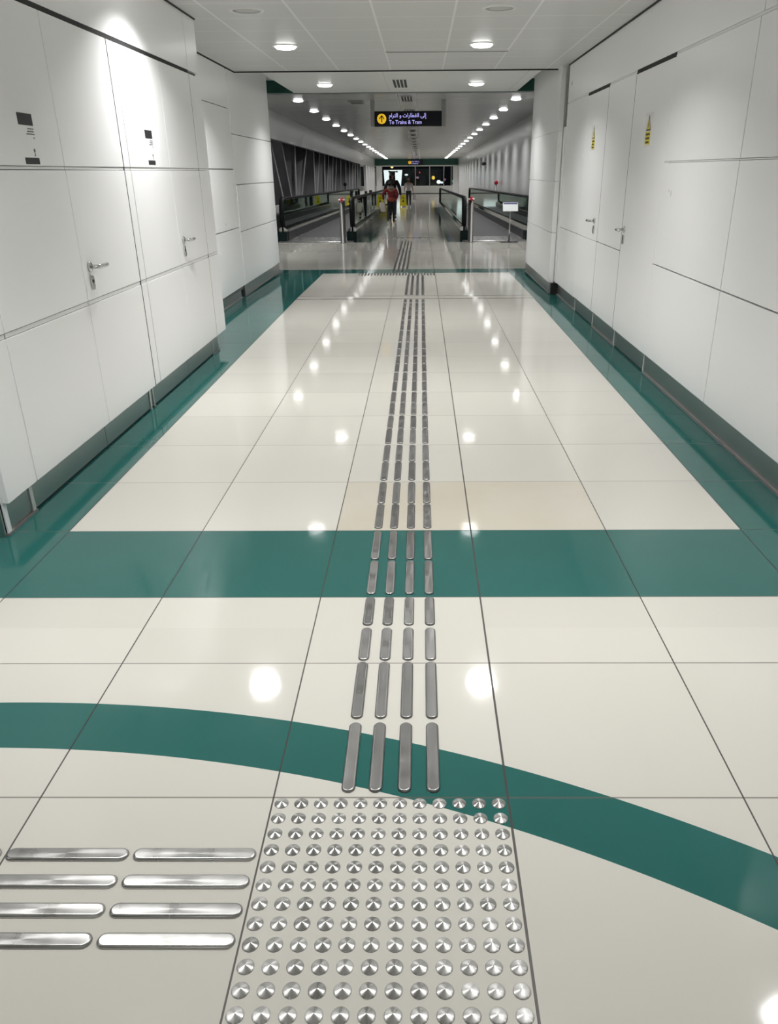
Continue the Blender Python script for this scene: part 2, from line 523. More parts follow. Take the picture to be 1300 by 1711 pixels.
XPL = -1.838
pl = MB()
for y0, y1 in ((3.11, 3.395), (3.405, 4.335), (4.341, 5.19), (5.215, 6.10), (6.106, 6.90), (6.93, 7.09)):
    pl.box((XPL - 0.02, y0, 0.012), (XPL, y1, 0.155))
pl.cur = 1
pl.box((XPL - 0.02, 3.12, 0.0), (XPL - 0.004, 7.08, 0.15))
pl.cur = 2
for y0, y1 in ((3.11, 3.40), (5.19, 5.22), (6.90, 7.09)):
    pl.box((XPL - 0.02, y0, 0.0), (XPL + 0.012, y1, 0.012))
pl.cur = 3
for y0, y1 in ((3.365, 3.395), (5.13, 5.155), (5.20, 5.215), (6.887, 6.90)):
    pl.box((XPL - 0.01, y0, 0.0), (XPL + 0.006, y1, 0.152))
pl.cur = 0
pl.box((-7.0, 3.10, 0.0), (XPL, 3.12, 0.15))
struct(pl.build('baseboard_left', [MAT['plinth'], MAT['black_gap'], MAT['ledge'], MAT['seam']]), 'mirror steel plinth under the left wall', 'baseboard')

def lever_handle(parent, x, y, z, side, along, reach=0.055, length=0.125):
    """side: +1 opens towards +X; along: +1 lever points away from camera"""
    h = MB()
    h.lathe([(0.0, 0.0), (0.026, 0.0), (0.026, 0.008), (0.022, 0.011), (0.0, 0.011)], 20, 'X')
    if side < 0:
        h.v = [(-p[0], p[1], p[2]) for p in h.v]
    h.tube([(0.008 * side, 0, 0), (reach * 0.7 * side, 0, 0), (reach * 0.93 * side, 0.006 * along, 0), (reach * side, 0.022 * along, 0),
            (reach * side, length * 0.7 * along, 0), (reach * 0.95 * side, length * along, 0.0)], [0.0105, 0.0105, 0.0115, 0.0115, 0.0115, 0.0105], 12)
    h.v = [(p[0] + x, p[1] + y, p[2] + z) for p in h.v]
    o = h.build('lever_handle', MAT['handle'], parent)
    o['label'] = 'polished steel lever handle'
    e = MB()
    prof = []
    for i in range(20):
        a = 2 * math.pi * i / 20
        prof.append((y + 0.019 * math.cos(a), z - 0.082 + (0.019 * math.sin(a)) + (0.019 if math.sin(a) > 0 else -0.019)))
    e.prism(prof, 'X', x, x + 0.010 * side)
    e.cur = 1
    e.lathe([(0.009, 0.0), (0.009, 0.0125), (0.0, 0.0125)], 14, 'X')
    n0 = len(e.v) - 14 * 3
    e.v = e.v[:n0] + [(p[0] * side + x, p[1] + y, p[2] + z - 0.074) for p in e.v[n0:]]
    o = e.build('keyhole_plate', [MAT['handle'], MAT['print_black']], parent)
    o['label'] = 'oval steel keyhole plate'

def left_door(name, ya, ym, yb, hy, label):
    root = thing(name, (0, 0, 0), label, 'door'); root['kind'] = 'structure'
    for y0, y1 in ((ya, ym - 0.002), (ym + 0.002, yb)):
        d = MB()
        panel_column(d, 1, XL, y0, y1, ZS_L)
        d.cur = 1
        d.box((XL - 0.031, y0 + 0.002, 0.811), (XL - 0.004, y1 - 0.002, 0.829))
        d.box((XL - 0.031, y0 + 0.002, 1.478), (XL - 0.004, y1 - 0.002, 1.4905))
        leaf = d.build('leaf', [MAT['panel'], MAT['jointlight']], root)
        if y0 > ya:
            lever_handle(leaf, XL, hy, 1.0, 1, 1)
    return root
left_door('door_1', 3.405, 4.330, 5.190, 4.42, 'white double door nearest the camera in the left wall')
left_door('door_2', 5.315, 6.157, 6.945, 6.255, 'white double door farther along the left wall')

# printed notices on the left doors
def door_notice(y, ztop, zbot, wid, label):
    root = thing('door_notice', (XL, y, zbot), label, 'notice')
    o = (XL, y, zbot)
    x0, x1 = XL - 0.0005, XL + 0.0012
    w2 = wid / 2
    MB().box((x0, y - w2, ztop - 0.045), (x1, y + w2, ztop + 0.004)).build('header_block', MAT['print_black'], root, origin=o)['label'] = 'black rectangle at the top'
    t = MB()
    for q, (a, zz) in enumerate(((0.010, 0.058), (0.002, 0.069), (-0.008, 0.080))):
        # short illegible lines, broken into strokes
        yy = y + a
        while yy < y + w2 - 0.006:
            ln = random.uniform(0.006, 0.014)
            t.box((x0, yy, ztop - zz - 0.003), (x1, min(yy + ln, y + w2), ztop - zz + 0.002))
            yy += ln + 0.0025
    t.box((x0, y + w2 - 0.016, ztop - 0.099), (x1, y + w2 - 0.006, ztop - 0.093))
    t.build('text_lines', MAT['print_grey'], root, origin=o)
    k = MB()
    k.lathe([(0.0, 0.0), (0.008, 0.0), (0.008, 0.0016), (0.0, 0.0016)], 12, 'X', (x0, y + 0.042, zbot + 0.058))
    k.box((x0, y + 0.039, zbot + 0.034), (x1, y + 0.044, zbot + 0.054))
    k.box((x0, y + 0.035, zbot + 0.034), (x1, y + 0.040, zbot + 0.039))
    k.build('small_figure', MAT['print_grey'], root, origin=o)
    MB().box((x0, y - w2 + 0.004, zbot), (x1, y + w2 + 0.002, zbot + 0.027)).build('footer_block', MAT['print_black'], root, origin=o)['label'] = 'black rectangle at the bottom'
door_notice(3.98, 1.706, 1.500, 0.145, 'black and grey printed notice on the nearest left door')
door_notice(5.750, 1.713, 1.510, 0.145, 'black and grey printed notice on the farther left door')

# set-back left wall and pier
XB = -2.265
wb = MB()
for z0, z1 in ((0.148, 0.835), (0.845, 1.492), (1.502, 2.142), (2.150, 2.57)):
    wall_panel(wb, 1, XB, 7.285, 9.0, z0, z1)
    wall_panel(wb, 1, XB, 9.006, 10.36, z0, z1)
wb.box((-2.40, 7.27, 2.575), (XB, 10.45, 2.78))
wb.box((-2.40, 10.358, 0.146), (XB - 0.006, 10.442, 2.78))
wb.cur = 1
wb.box((-2.42, 7.27, 0.1), (XB - 0.031, 10.44, 2.78))
struct(wb.build('wall_left_rear', [MAT['panel'], MAT['backing']]), 'set-back white panelled wall past the left doors', 'wall')
pr = MB()
for z0, z1 in ((0.146, 0.780), (0.788, 1.322), (1.330, 1.878), (1.886, 2.78)):
    pr.bbox((XB - 0.05, 10.44, z0), (XB, 12.62, z1), 0.003)
    pr.bbox((XB - 0.06, 12.627, z0), (XB - 0.004, 13.12, z1), 0.003)
pr.box((-3.9, 10.45, 0.0), (XB - 0.055, 13.10, 3.1))
struct(pr.build('pier_left', MAT['panel']), 'white panelled pier at the left mouth of the bridge', 'pier')
pb = MB()
pb.box((XB - 0.055, 7.28, 0.014), (XB - 0.035, 10.30, 0.150))
pb.box((XB - 0.055, 10.44, 0.014), (XB - 0.020, 13.14, 0.148))
pb.box((XB - 0.08, 10.42, 0.0), (XB - 0.010, 10.45, 0.148))
pb.cur = 1
pb.box((XB - 0.055, 7.28, 0.0), (XB - 0.022, 10.30, 0.014))
pb.box((XB - 0.055, 10.44, 0.0), (XB - 0.008, 13.15, 0.014))
struct(pb.build('baseboard_left_rear', [MAT['plinth'], MAT['ledge']]), 'steel plinth under the set-back left wall', 'baseboard')

# ------------------------------------------------------------------ right wall with its two single doors
XR = 1.725
wr = MB()
ZS_R = [(0.158, 0.816), (0.824, 1.500), (1.511, 2.162)]
for y0, y1, zs in ((3.02, 4.672, ZS_R), (4.680, 6.115, ZS_R), (7.177, 8.149, [(0.158, 0.816), (0.823, 2.162)]), (9.165, 10.40, [(0.150, 0.816), (0.823, 2.162)])):
    panel_column(wr, -1, XR, y0, y1, zs)
for y0, y1 in ((3.02, 4.645), (4.652, 10.40)):
    wall_panel(wr, -1, XR, y0, y1, 2.180, 2.69)
wr.cur = 1
wr.box((XR + 0.032, 3.03, 0.15), (2.40, 10.62, 2.69))
wr.cur = 2
wr.box((XR + 0.004, 3.03, 2.1645), (XR + 0.033, 10.40, 2.1785))
wr.box((XR + 0.004, 3.03, 1.5025), (XR + 0.033, 6.113, 1.5085))
wr.cur = 0
wr.box((XR + 0.031, 3.02, 0.0), (7.0, 3.05, 2.60))
wr.cur = 3
wr.box((XR + 0.003, 6.118, 2.155), (XR + 0.031, 7.172, 2.181))
wr.box((XR + 0.003, 8.155, 2.155), (XR + 0.031, 9.160, 2.181))
for yg in (7.1725, 8.1535):
    wr.box((XR + 0.0006, yg - 0.0045, 0.158), (XR + 0.031, yg + 0.0045, 2.16))
struct(wr.build('wall_right', [MAT['panel'], MAT['backing'], MAT['jointlight'], MAT['black_gap']]), 'white panelled right wall', 'wall')

def right_door(name, y0, y1, zs, hy, along, label, reach):
    root = thing(name, (0, 0, 0), label, 'door'); root['kind'] = 'structure'
    d = MB()
    panel_column(d, -1, XR, y0, y1, zs)
    leaf = d.build('leaf', MAT['panel'], root)
    lever_handle(leaf, XR, hy, 1.0, -1, along, reach)
    return root
right_door('door_3', 6.118, 7.168, [(0.156, 2.150)], 7.085, -1, 'white single door with yellow warning label nearest on the right wall', 0.075)
right_door('door_4', 8.158, 9.158, [(0.156, 0.816), (0.820, 2.150)], 8.33, 1, 'white single door with yellow warning label farther along the right wall', 0.06)

XPR = 1.752
pb = MB()
for y0, y1 in ((3.03, 6.13), (6.145, 7.16), (7.175, 8.14), (8.155, 9.15), (9.165, 10.42)):
    pb.box((XPR, y0, 0.014), (XPR + 0.02, y1, 0.162))
pb.cur = 1
pb.box((XPR + 0.004, 3.03, 0.0), (XPR + 0.02, 10.4, 0.15))
pb.cur = 2
for y0, y1 in ((3.03, 6.13), (7.175, 8.14), (9.165, 10.42)):
    pb.box((XPR - 0.014, y0, 0.0), (XPR + 0.02, y1, 0.014))
pb.cur = 3
for y in (6.137, 7.168, 8.147, 9.157):
    pb.box((XPR - 0.006, y - 0.012, 0.0), (XPR + 0.01, y + 0.012, 0.160))
struct(pb.build('baseboard_right', [MAT['plinth'], MAT['black_gap'], MAT['ledge'], MAT['seam']]), 'mirror steel plinth under the right wall', 'baseboard')

XP = 1.655
pr = MB()
for z0, z1 in ((0.135, 0.735), (0.743, 1.330), (1.338, 1.885), (1.893, 2.78)):
    pr.bbox((XP, 10.56, z0), (XP + 0.06, 12.62, z1), 0.003)
    pr.bbox((XP + 0.003, 12.627, z0), (XP + 0.06, 13.05, z1), 0.003)
pr.box((XP + 0.012, 10.58, 0.0), (3.2, 13.03, 3.1))
pr.box((XR - 0.004, 10.404, 0.15), (XR + 0.05, 10.57, 1.93))
pr.cur = 1
pr.box((XR + 0.01, 10.40, 1.93), (XR + 0.05, 10.57, 2.78))
struct(pr.build('pier_right', [MAT['panel'], MAT['backing']]), 'white panelled pier at the right mouth of the bridge', 'pier')
pb = MB()
pb.box((XP + 0.008, 10.50, 0.014), (XP + 0.10, 13.06, 0.137))
pb.cur = 1
pb.box((XP - 0.006, 10.50, 0.0), (XP + 0.10, 13.07, 0.014))
pb.cur = 2
pb.box((XP + 0.02, 10.46, 0.0), (XP + 0.12, 10.50, 0.137))
struct(pb.build('baseboard_right_rear', [MAT['plinth'], MAT['ledge'], MAT['black_gap']]), 'steel plinth under the right pier', 'baseboard')

# yellow warning labels on the right doors
def warning_label(y, z, label):
    root = thing('warning_label', (XR, y, z), label, 'label')
    o = (XR, y, z)
    x0, x1 = XR - 0.0012, XR + 0.0005
    W, H = 0.215, 0.225
    MB().box((x0, y - W / 2, z), (x1, y + W / 2, z + H)).build('backing_plate', MAT['label_white'], root, origin=o)['label'] = 'clear white backing'
    t = MB()
    def tri(m, s, cz, xx):
        m.prism([(y - s, cz), (y + s, cz), (y, cz + 1.75 * s)], 'X', xx, x1)
    tri(t, 0.062, z + 0.105, x0 - 0.0006)
    t.cur = 1
    tri(t, 0.046, z + 0.113, x0 - 0.0012)
    t.cur = 0
    t.prism([(y - 0.006, z + 0.122), (y + 0.012, z + 0.150), (y + 0.001, z + 0.150), (y + 0.008, z + 0.170), (y - 0.012, z + 0.145), (y - 0.002, z + 0.145)], 'X', x0 - 0.0018, x1)
    t.build('warning_triangle', [MAT['print_black'], MAT['label_yellow']], root, origin=o)['label'] = 'yellow triangle outlined in black'
    p = MB()
    p.box((x0 - 0.0006, y - 0.070, z + 0.010), (x1, y + 0.070, z + 0.098))
    p.cur = 1
    for q in range(3):
        zz = z + 0.080 - q * 0.027
        yy = y - 0.055 + 0.006 * q
        while yy < y + 0.05:
            ln = random.uniform(0.010, 0.022)
            p.box((x0 - 0.0012, yy, zz - 0.007), (x1, min(yy + ln, y + 0.055), zz + 0.007))
            yy += ln + 0.005
    p.build('caption_panel', [MAT['label_yellow'], MAT['print_black']], root, origin=o)['label'] = 'yellow panel of small black text'
warning_label(6.64, 1.622, 'yellow triangle warning label on the nearest right door')
warning_label(8.71, 1.640, 'yellow triangle warning label on the farther right door')

# ------------------------------------------------------------------ hall behind the camera (seen only in reflections)
h = MB()
h.box((-7.0, -6.6, 0), (7.0, -6.5, 2.6))
struct(h.build('wall_back', MAT['panel']), 'plain white wall behind the camera', 'wall')
struct(MB().box((-7.1, -6.5, 0), (-7.0, 3.15, 2.6)).build('wall_hall_left', MAT['panel']), 'plain white wall far left of the hall', 'wall')
struct(MB().box((7.0, -6.5, 0), (7.1, 3.05, 2.6)).build('wall_hall_right', MAT['panel']), 'plain white wall far right of the hall', 'wall')

# ------------------------------------------------------------------ bridge walls
XTL, XTR = -3.65, 2.95
w = MB()
w.box((XTL - 0.12, 13.1, 2.335), (XTL, 68.0, 3.05))                      # fascia
struct(w.build('wall_bridge_left', MAT['fascia'], ramp=True), 'grey fascia above the left bridge windows', 'wall')
w = MB()
w.box((XTL - 0.12, 13.1, -0.1), (XTL, 56.4, 0.80))
w.box((XTL - 0.12, 56.4, -0.1), (XTL + 0.03, 68.3, 2.34))
struct(w.build('wall_bridge_left_sill', MAT['fascia'], ramp=True), 'low pale wall under the left bridge windows', 'wall')
struct(MB().box((XTR, 13.0, -0.1), (XTR + 0.1, 68.3, 3.05)).build('wall_bridge_right', MAT['tunnel_wall'], ramp=True), 'pale glossy panelled right wall of the bridge', 'wall')
struct(MB().box((-5.02, 13.0, 0.3), (-5.0, 56.6, 2.9)).build('window_1', MAT['night_glass'], ramp=True), 'dark night glazing behind the grey braces', 'window')
struct(MB().box((-5.3, 13.0, 2.75), (XTL - 0.12, 57.0, 2.9)).build('trim_3', MAT['truss'], ramp=True), 'steel chord above the left bridge windows', 'trim')
struct(MB().box((-5.3, 13.0, 0.15), (XTL - 0.12, 57.0, 0.30)).build('trim_4', MAT['truss'], ramp=True), 'steel chord below the left bridge windows', 'trim')

braces = [(23.1, 24.6), (24.95, 26.2), (27.5, 27.2), (30.2, 28.5), (32.25, 32.0), (34.1, 32.8), (35.9, 35.4), (37.4, 36.2), (39.3, 38.4), (40.9, 39.7), (43.1, 42.5), (45.9, 45.2), (48.2, 47.4), (50.5, 49.7), (52.6, 51.9), (54.5, 53.8), (56.3, 55.6)]
for i, (yt, yb) in enumerate(braces):
    b = MB()
    zt, zb = 2.78, 0.28
    sl = (yt - yb) / (2.35 - 0.9)
    ytt, ybb = yt + sl * (zt - 2.35), yb - sl * (0.9 - zb)
    th = 0.11
    b.prism([(ybb, zb), (ybb + th, zb), (ytt + th, zt), (ytt, zt)], 'X', -4.46, -4.04)
    b.prism([(ybb - 0.03, zb), (ybb + th + 0.03, zb), (ytt + th + 0.03, zt), (ytt - 0.03, zt)], 'X', -4.04, -4.005)
    o = b.build('window_brace', MAT['truss'], ramp=True, origin=(-4.2, ybb, zb + dz(ybb)))
    tag(o, 'grey steel brace %s from the left pier, behind the left bridge window' % nth(i + 1), 'brace', 'grey steel braces along the left bridge windows')

# far landing
FY = 98.0
struct(MB().box((-4.0, 68.0, 2.50), (3.3, 68.4, 3.1)).build('beam_far', MAT['teal'], ramp=True), 'teal beam at the far end of the bridge', 'beam')
struct(MB().box((-4.0, 68.0, 2.42), (3.3, 68.42, 2.50)).build('trim_5', MAT['soffit'], ramp=True), 'pale strip under the far teal beam', 'trim')
struct(MB().box((-3.55, 67.9, 0), (-3.10, 68.6, 2.45)).build('pier_far_left', MAT['panel'], ramp=True), 'white pier left of the far opening', 'pier')
struct(MB().box((2.55, 67.9, 0), (2.96, 68.6, 2.45)).build('pier_far_right', MAT['panel'], ramp=True), 'white pier right of the far opening', 'pier')
struct(MB().box((-7.1, 68.4, -0.1), (-7.0, 100, 3.05)).build('wall_far_left', MAT['panel'], ramp=True), 'left wall of the far landing', 'wall')
struct(MB().box((7.0, 68.4, -0.1), (7.1, 100, 3.05)).build('wall_far_right', MAT['panel'], ramp=True), 'right wall of the far landing', 'wall')
w = MB()
w.box((-7.0, FY, 0.0), (7.0, FY + 0.15, 0.86))
w.cur = 1
w.box((-7.0, FY - 0.05, 0.0), (7.0, FY, 0.10))
w.cur = 0
w.box((-7.0, FY, 2.89), (7.0, FY + 0.15, 3.05))
struct(w.build('wall_far', [MAT['panel'], MAT['backing']], ramp=True), 'low white wall under the far night window', 'wall')
w = MB()
for x in (-4.75, -0.64, 1.0, 2.61, 3.46, 4.3):
    w.box((x - 0.06, FY - 0.02, 0.86), (x + 0.06, FY + 0.12, 2.89))
win = struct(w.build('window_2', MAT['grey_metal'], ramp=True), 'wide dark night window at the far end', 'window')
o = MB().box((-7.0, FY + 0.05, 0.86), (7.0, FY + 0.07, 2.89)).build('pane', MAT['night_glass'], win, ramp=True)

# ------------------------------------------------------------------ downlights
def make_light(name, x, y, z, label, group, watts, lit=True, r=0.105):
    root = thing(name, (x, y, z), label, 'ceiling light', group)
    ring = MB()
    ring.lathe([(r, -0.001), (r, -0.006), (r + 0.006, -0.009), (r + 0.024, -0.006), (r + 0.028, 0.0)], 32)
    ring.f = [f for f in ring.f if len(f) == 4]
    ring.mi = ring.mi[:len(ring.f)]; ring.sm = ring.sm[:len(ring.f)]
    ring.build('trim_ring', MAT['ring'], root)
    MB().lathe(([(0.0, -0.032), (r * 0.5, -0.031), (r * 0.8, -0.026), (r * 0.95, -0.015), (r + 0.001, -0.002)] if lit else [(0.0, -0.003), (r * 0.6, -0.0032), (r + 0.001, -0.002)]), 32).build('lens', MAT['lens'] if lit else MAT['lens_off'], root)  # lit lens bulges downward to imitate the bloom of the lamp
    if lit:
        add_lamp(root, watts, r)
    return root
def add_lamp(root, watts, r=0.105):
    L = D.lights.new('lamp', 'AREA')
    L.shape = 'DISK'
    L.size = 2 * r * 0.95
    L.energy = watts
    L.color = (1.0, 0.995, 0.985)
    L.spread = math.radians(128)
    o = D.objects.new('lamp', L)
    COL.objects.link(o)
    o.parent = root
    o.location = (0, 0, -0.036)

def copy_light(src, x, y, z, label):
    c = src.copy(); COL.objects.link(c)
    c.location = (x, y, z); c['label'] = label
    for ch in src.children:
        d = ch.copy(); COL.objects.link(d); d.parent = c
    return c

G1, G2, G3 = 'downlights in the tiled ceiling', 'downlights along the bridge ceiling', 'downlights in the ceiling raft'
l0 = make_light('downlight', -1.305, 8.78, ZC, 'lit round downlight at left in the tiled ceiling', G1, LOBBY_W)
copy_light(l0, 0.59, 8.76, ZC, 'lit round downlight at right in the tiled ceiling')
copy_light(l0, -1.35, 5.52, ZC, 'lit downlight above the left wall just over the frame')
copy_light(l0, 0.51, 5.55, ZC, 'lit downlight over the guide bars just over the frame')
copy_light(l0, -1.35, 2.3, ZC, 'left hall downlight added for fill just ahead of the camera')  # this lamp and the next are unseen, added to light the near floor
copy_light(l0, 0.55, 2.3, ZC, 'right hall downlight added for fill just ahead of the camera')
make_light('downlight', 1.87, 2.62, ZC, 'far right hall downlight just ahead of the camera', G1, 4.5)
for x, y in ((-4.2, 0.6), (3.6, 0.6), (-1.2, -2.6), (1.6, -2.6)):  # unseen hall lamps, added for fill light
    copy_light(l0, x, y, ZC, 'hall downlight added for fill, %s %s' % ('left' if x < 0 else 'right', 'behind the camera' if y < 0 else 'beside the camera'))
lu = make_light('downlight', -1.31, 6.95, ZC, 'unlit round downlight at upper left in the tiled ceiling', G1, 0, False)
copy_light(lu, 0.595, 6.95, ZC, 'unlit round downlight at upper right in the tiled ceiling')
l1 = make_light('downlight', -1.335, 12.43, ZC, 'lit downlight at left in the ceiling raft before the bridge', G3, LOBBY_W)
copy_light(l1, 0.775, 12.44, ZC, 'lit downlight at right in the ceiling raft before the bridge')
l2 = None
N_T = 19
for side, x, nm in ((-1, -2.63, 'left'), (1, 2.04, 'right')):
    for i in range(N_T):
        y = 19.0 + 2.73 * (i - 1)
        lab = '%s downlight from the near end of the %s bridge row' % (nth(i + 1), nm)
        xx = x if side < 0 else x - 0.13 * (i - 1) / (N_T - 2)
        if l2 is None:
            l2 = make_light('downlight', xx, y, ZT + dz(y), lab, G2, TUNNEL_W, True, 0.11)
        else:
            copy_light(l2, xx, y, ZT + dz(y), lab)
l3 = None
for i, (x, y) in enumerate(((-3.5, 74), (1.9, 72.5), (-3.0, 84), (3.0, 84), (0, 92), (3.0, 94), (-3.0, 94))):
    if l3 is None: l3 = make_light('downlight', x, y, ZT + dz(y), '', None, FAR_W)
    o = l3 if i == 0 else copy_light(l3, x, y, ZT + dz(y), '')
    tag(o, 'far landing downlight, %s beyond the far teal beam' % nth(i + 1), None, 'downlights of the far landing')

# ------------------------------------------------------------------ ceiling fittings
def vent(x, y, z, w, l, label, n=4, ramp=False):
    root = thing('ceiling_vent', (x, y, z), label, 'vent', 'dark slot vents along the ceiling centre line')
    MB().box((-w / 2, -l / 2, -0.004), (w / 2, l / 2, 0.0)).build('vent_frame', MAT['slat'], root)
    s = MB()
    for i in range(n):
        cx = -w / 2 + w * (i + 0.5) / n
        s.box((cx - w / n * 0.33, -l / 2 * 0.9, -0.006), (cx + w / n * 0.33, l / 2 * 0.9, -0.004))
    s.build('slots', MAT['vent'], root)
    return root
vent(-0.285, 12.4, ZC, 0.20, 1.15, 'slotted vent in the ceiling raft between its two lights')
tr = MB()
tr.box((-0.49, 14.3, ZT - 0.012), (-0.475, 67.8, ZT + 0.01))
tr.box((-0.115, 14.3, ZT - 0.012), (-0.10, 67.8, ZT + 0.01))
struct(tr.build('trim_6', MAT['slat'], ramp=True), 'two slim rails along the bridge ceiling centre', 'trim')
for i in range(15):
    y = 18.9 + 2.73 * i + (0.6 if i else 0)
    vent(-0.295, y, ZT + dz(y), 0.24, 1.3, 'dark slot vent, %s along the bridge ceiling centre line' % nth(i + 1), 4 if i < 2 else 1)
t = thing('ceiling_slot', (0.27, 9.26, ZC), 'long thin dark slot across the tiled ceiling', 'vent')
MB().box((-0.63, -0.035, -0.004), (0.63, 0.035, 0.0)).build('slot_frame', MAT['slat'], t)
MB().box((-0.62, -0.026, -0.006), (0.62, 0.020, -0.004)).build('slot_opening', MAT['backing'], t)
tag(MB().lathe([(0.0, -0.035), (0.035, -0.034), (0.05, -0.02), (0.055, 0.0)], 24).build('smoke_detector', MAT['print_grey'], origin=(-0.04, 8.15, ZC)), 'small grey round detector in the middle of the tiled ceiling', 'detector')
y = 19.55
t = thing('ceiling_grille', (-1.415, y, ZT + dz(y)), 'small rectangular brown grille in the bridge ceiling left of the sign', 'grille')
MB().box((-0.16, -0.42, -0.012), (0.16, 0.42, 0.0)).build('grille_frame', MAT['grey_metal'], t)
g = MB()
for q in range(6):
    g.box((-0.13, -0.36 + q * 0.125, -0.016), (0.13, -0.31 + q * 0.125, -0.012))
g.build('louvres', MAT['print_grey'], t)
for x, y, lb in ((-1.85, 33.0, 'small dark ceiling sensor left of the bridge centre line'), (-1.3, 52.0, 'tiny dark ceiling sensor near the far left lights'), (1.25, 21.6, 'small grey ceiling sensor near the right bridge lights')):
    tag(MB().lathe([(0.0, -0.07), (0.05, -0.06), (0.07, -0.02), (0.075, 0.0)], 16).build('ceiling_sensor', MAT['print_grey'], origin=(x, y, ZT + dz(y))), lb, 'sensor')
y = 39.0
t = thing('security_camera', (XTR, y, 2.05 + dz(y)), 'small black camera on the right bridge wall', 'camera')
MB().box((-0.06, -0.03, -0.03), (0.0, 0.03, 0.03)).build('bracket', MAT['print_black'], t)
MB().tube([(-0.12, -0.2, 0.0), (-0.12, 0.12, 0.0)], 0.075, 12).build('housing', MAT['print_black'], t)

# ------------------------------------------------------------------ text
def text_mesh(s, size, name, m, parent, loc, align='LEFT', depth=0.002, bold=0.0):
    c = D.curves.new(name, 'FONT')
    c.body = s
    c.size = size
    c.align_x = align
    c.extrude = depth
    c.offset = bold
    tmp = D.objects.new(name, c)
    COL.objects.link(tmp)
    dg = bpy.context.evaluated_depsgraph_get()
    me = D.meshes.new_from_object(tmp.evaluated_get(dg))
    D.objects.remove(tmp)
    me.materials.clear(); me.materials.append(m)
    o = D.objects.new(name, me)
    COL.objects.link(o)
    o.parent = parent
    o.location = loc
    o.rotation_euler = (math.pi / 2, 0, 0)
    return o

# shaped Arabic letters, already in visual (left to right) order
AR_TRAM = '\ufee1\ufe8d\ufeae\ufe98\ufedf\ufe8d'
AR_AND = '\ufeed'
AR_TRAINS = '\ufe95\ufe8d\ufead\ufe8e\ufec4\ufed8\ufedf\ufe8d'
AR_TO = '\ufef0\ufedf\ufe87'
AR = AR_TRAM + ' ' + AR_AND + ' ' + AR_TRAINS + ' ' + AR_TO

def direction_sign(x, y, z, W, H, label, posts, s=1.0, top=0.5):
    """z: bottom edge of the box"""
    t = thing('direction_sign', (x, y, z), label, 'sign', 'black wayfinding signs')
    MB().bbox((-W / 2, -0.06, 0), (W / 2, 0.06, H), 0.006).build('sign_box', MAT['sign_black'], t)
    fy = -0.0625
    d = MB()
    r = H * 0.335
    cxx = -W / 2 + W * 0.107
    d.lathe([(0.0, 0.0), (r, 0.0), (r, 0.003), (0.0, 0.003)], 32, 'Y', (cxx, fy, H * 0.5), False)
    dd = d.build('yellow_disc', MAT['sign_yellow'], t); dd['label'] = 'yellow disc'
    a = MB()
    c = H * 0.5
    w = r * 0.11
    a.box((cxx - w, fy - 0.004, c - r * 0.68), (cxx + w, fy, c + r * 0.5))
    a.prism([(cxx, c + r * 0.74), (cxx + r * 0.55, c + r * 0.14), (cxx + r * 0.55, c - r * 0.14), (cxx, c + r * 0.46)], 'Y', fy - 0.004, fy)
    a.prism([(cxx, c + r * 0.74), (cxx, c + r * 0.46), (cxx - r * 0.55, c - r * 0.14), (cxx - r * 0.55, c + r * 0.14)], 'Y', fy - 0.004, fy)
    a.build('arrow', MAT['sign_black'], dd)['label'] = 'black upward arrow'
    lx = -W / 2 + W * 0.215
    ar = text_mesh(AR, H * 0.36, 'arabic_text', MAT['sign_text'], t, (lx, fy, H * 0.60), 'LEFT', 0.001, 0.0006 * s)
    en = text_mesh('To Trains & Tram', H * 0.36, 'english_text', MAT['sign_text'], t, (lx, fy, H * 0.16), 'LEFT', 0.001, 0.0006 * s)
    for o, ww in ((ar, W * 0.555), (en, W * 0.485)):
        cur = max(v.co.x for v in o.data.vertices) - min(v.co.x for v in o.data.vertices)
        if cur > 0: o.scale.x = ww / cur
    if posts:
        for sx in (-1, 1):
            p = MB()
            p.bbox((sx * (W / 2 + 0.02) - 0.022, -0.05, -0.005), (sx * (W / 2 + 0.02) + 0.022, 0.05, top), 0.004)
            p.bbox((sx * (W / 2 + 0.065) - 0.018, -0.06, -0.005), (sx * (W / 2 + 0.065) + 0.018, 0.0, top), 0.004)
            p.build('hanger_post', MAT['grey_metal'], t)
    return t
ys = 19.2
zb = 2.447 + dz(ys)
direction_sign(-0.276, ys, zb, 1.463, 0.298, 'black To Trains & Tram sign hanging over the near bridge end', True, 1.0, ZT + dz(ys) - zb)
direction_sign(-0.44, 67.93, 2.53 + dz(67.93), 1.13, 0.345, 'small black sign fixed to the far teal beam', False)

# ------------------------------------------------------------------ moving walkways
WALK_Y0, WALK_Y1 = 20.15, 47.3
def rail_path(y0, y1, top, bot, n=10):
    r = (top - bot) / 2
    c = (top + bot) / 2
    pts = []
    for i in range(n + 1):
        a = -math.pi / 2 - math.pi * i / n
        pts.append((y0 + r + r * 0.62 * math.cos(a), c + r * math.sin(a)))
    for i in range(1, 12):
        pts.append((y0 + r + (y1 - y0 - 2 * r) * i / 12, top))
    for i in range(n + 1):
        a = math.pi / 2 - math.pi * i / n
        pts.append((y1 - r + r * 0.62 * math.cos(a), c + r * math.sin(a)))
    return pts

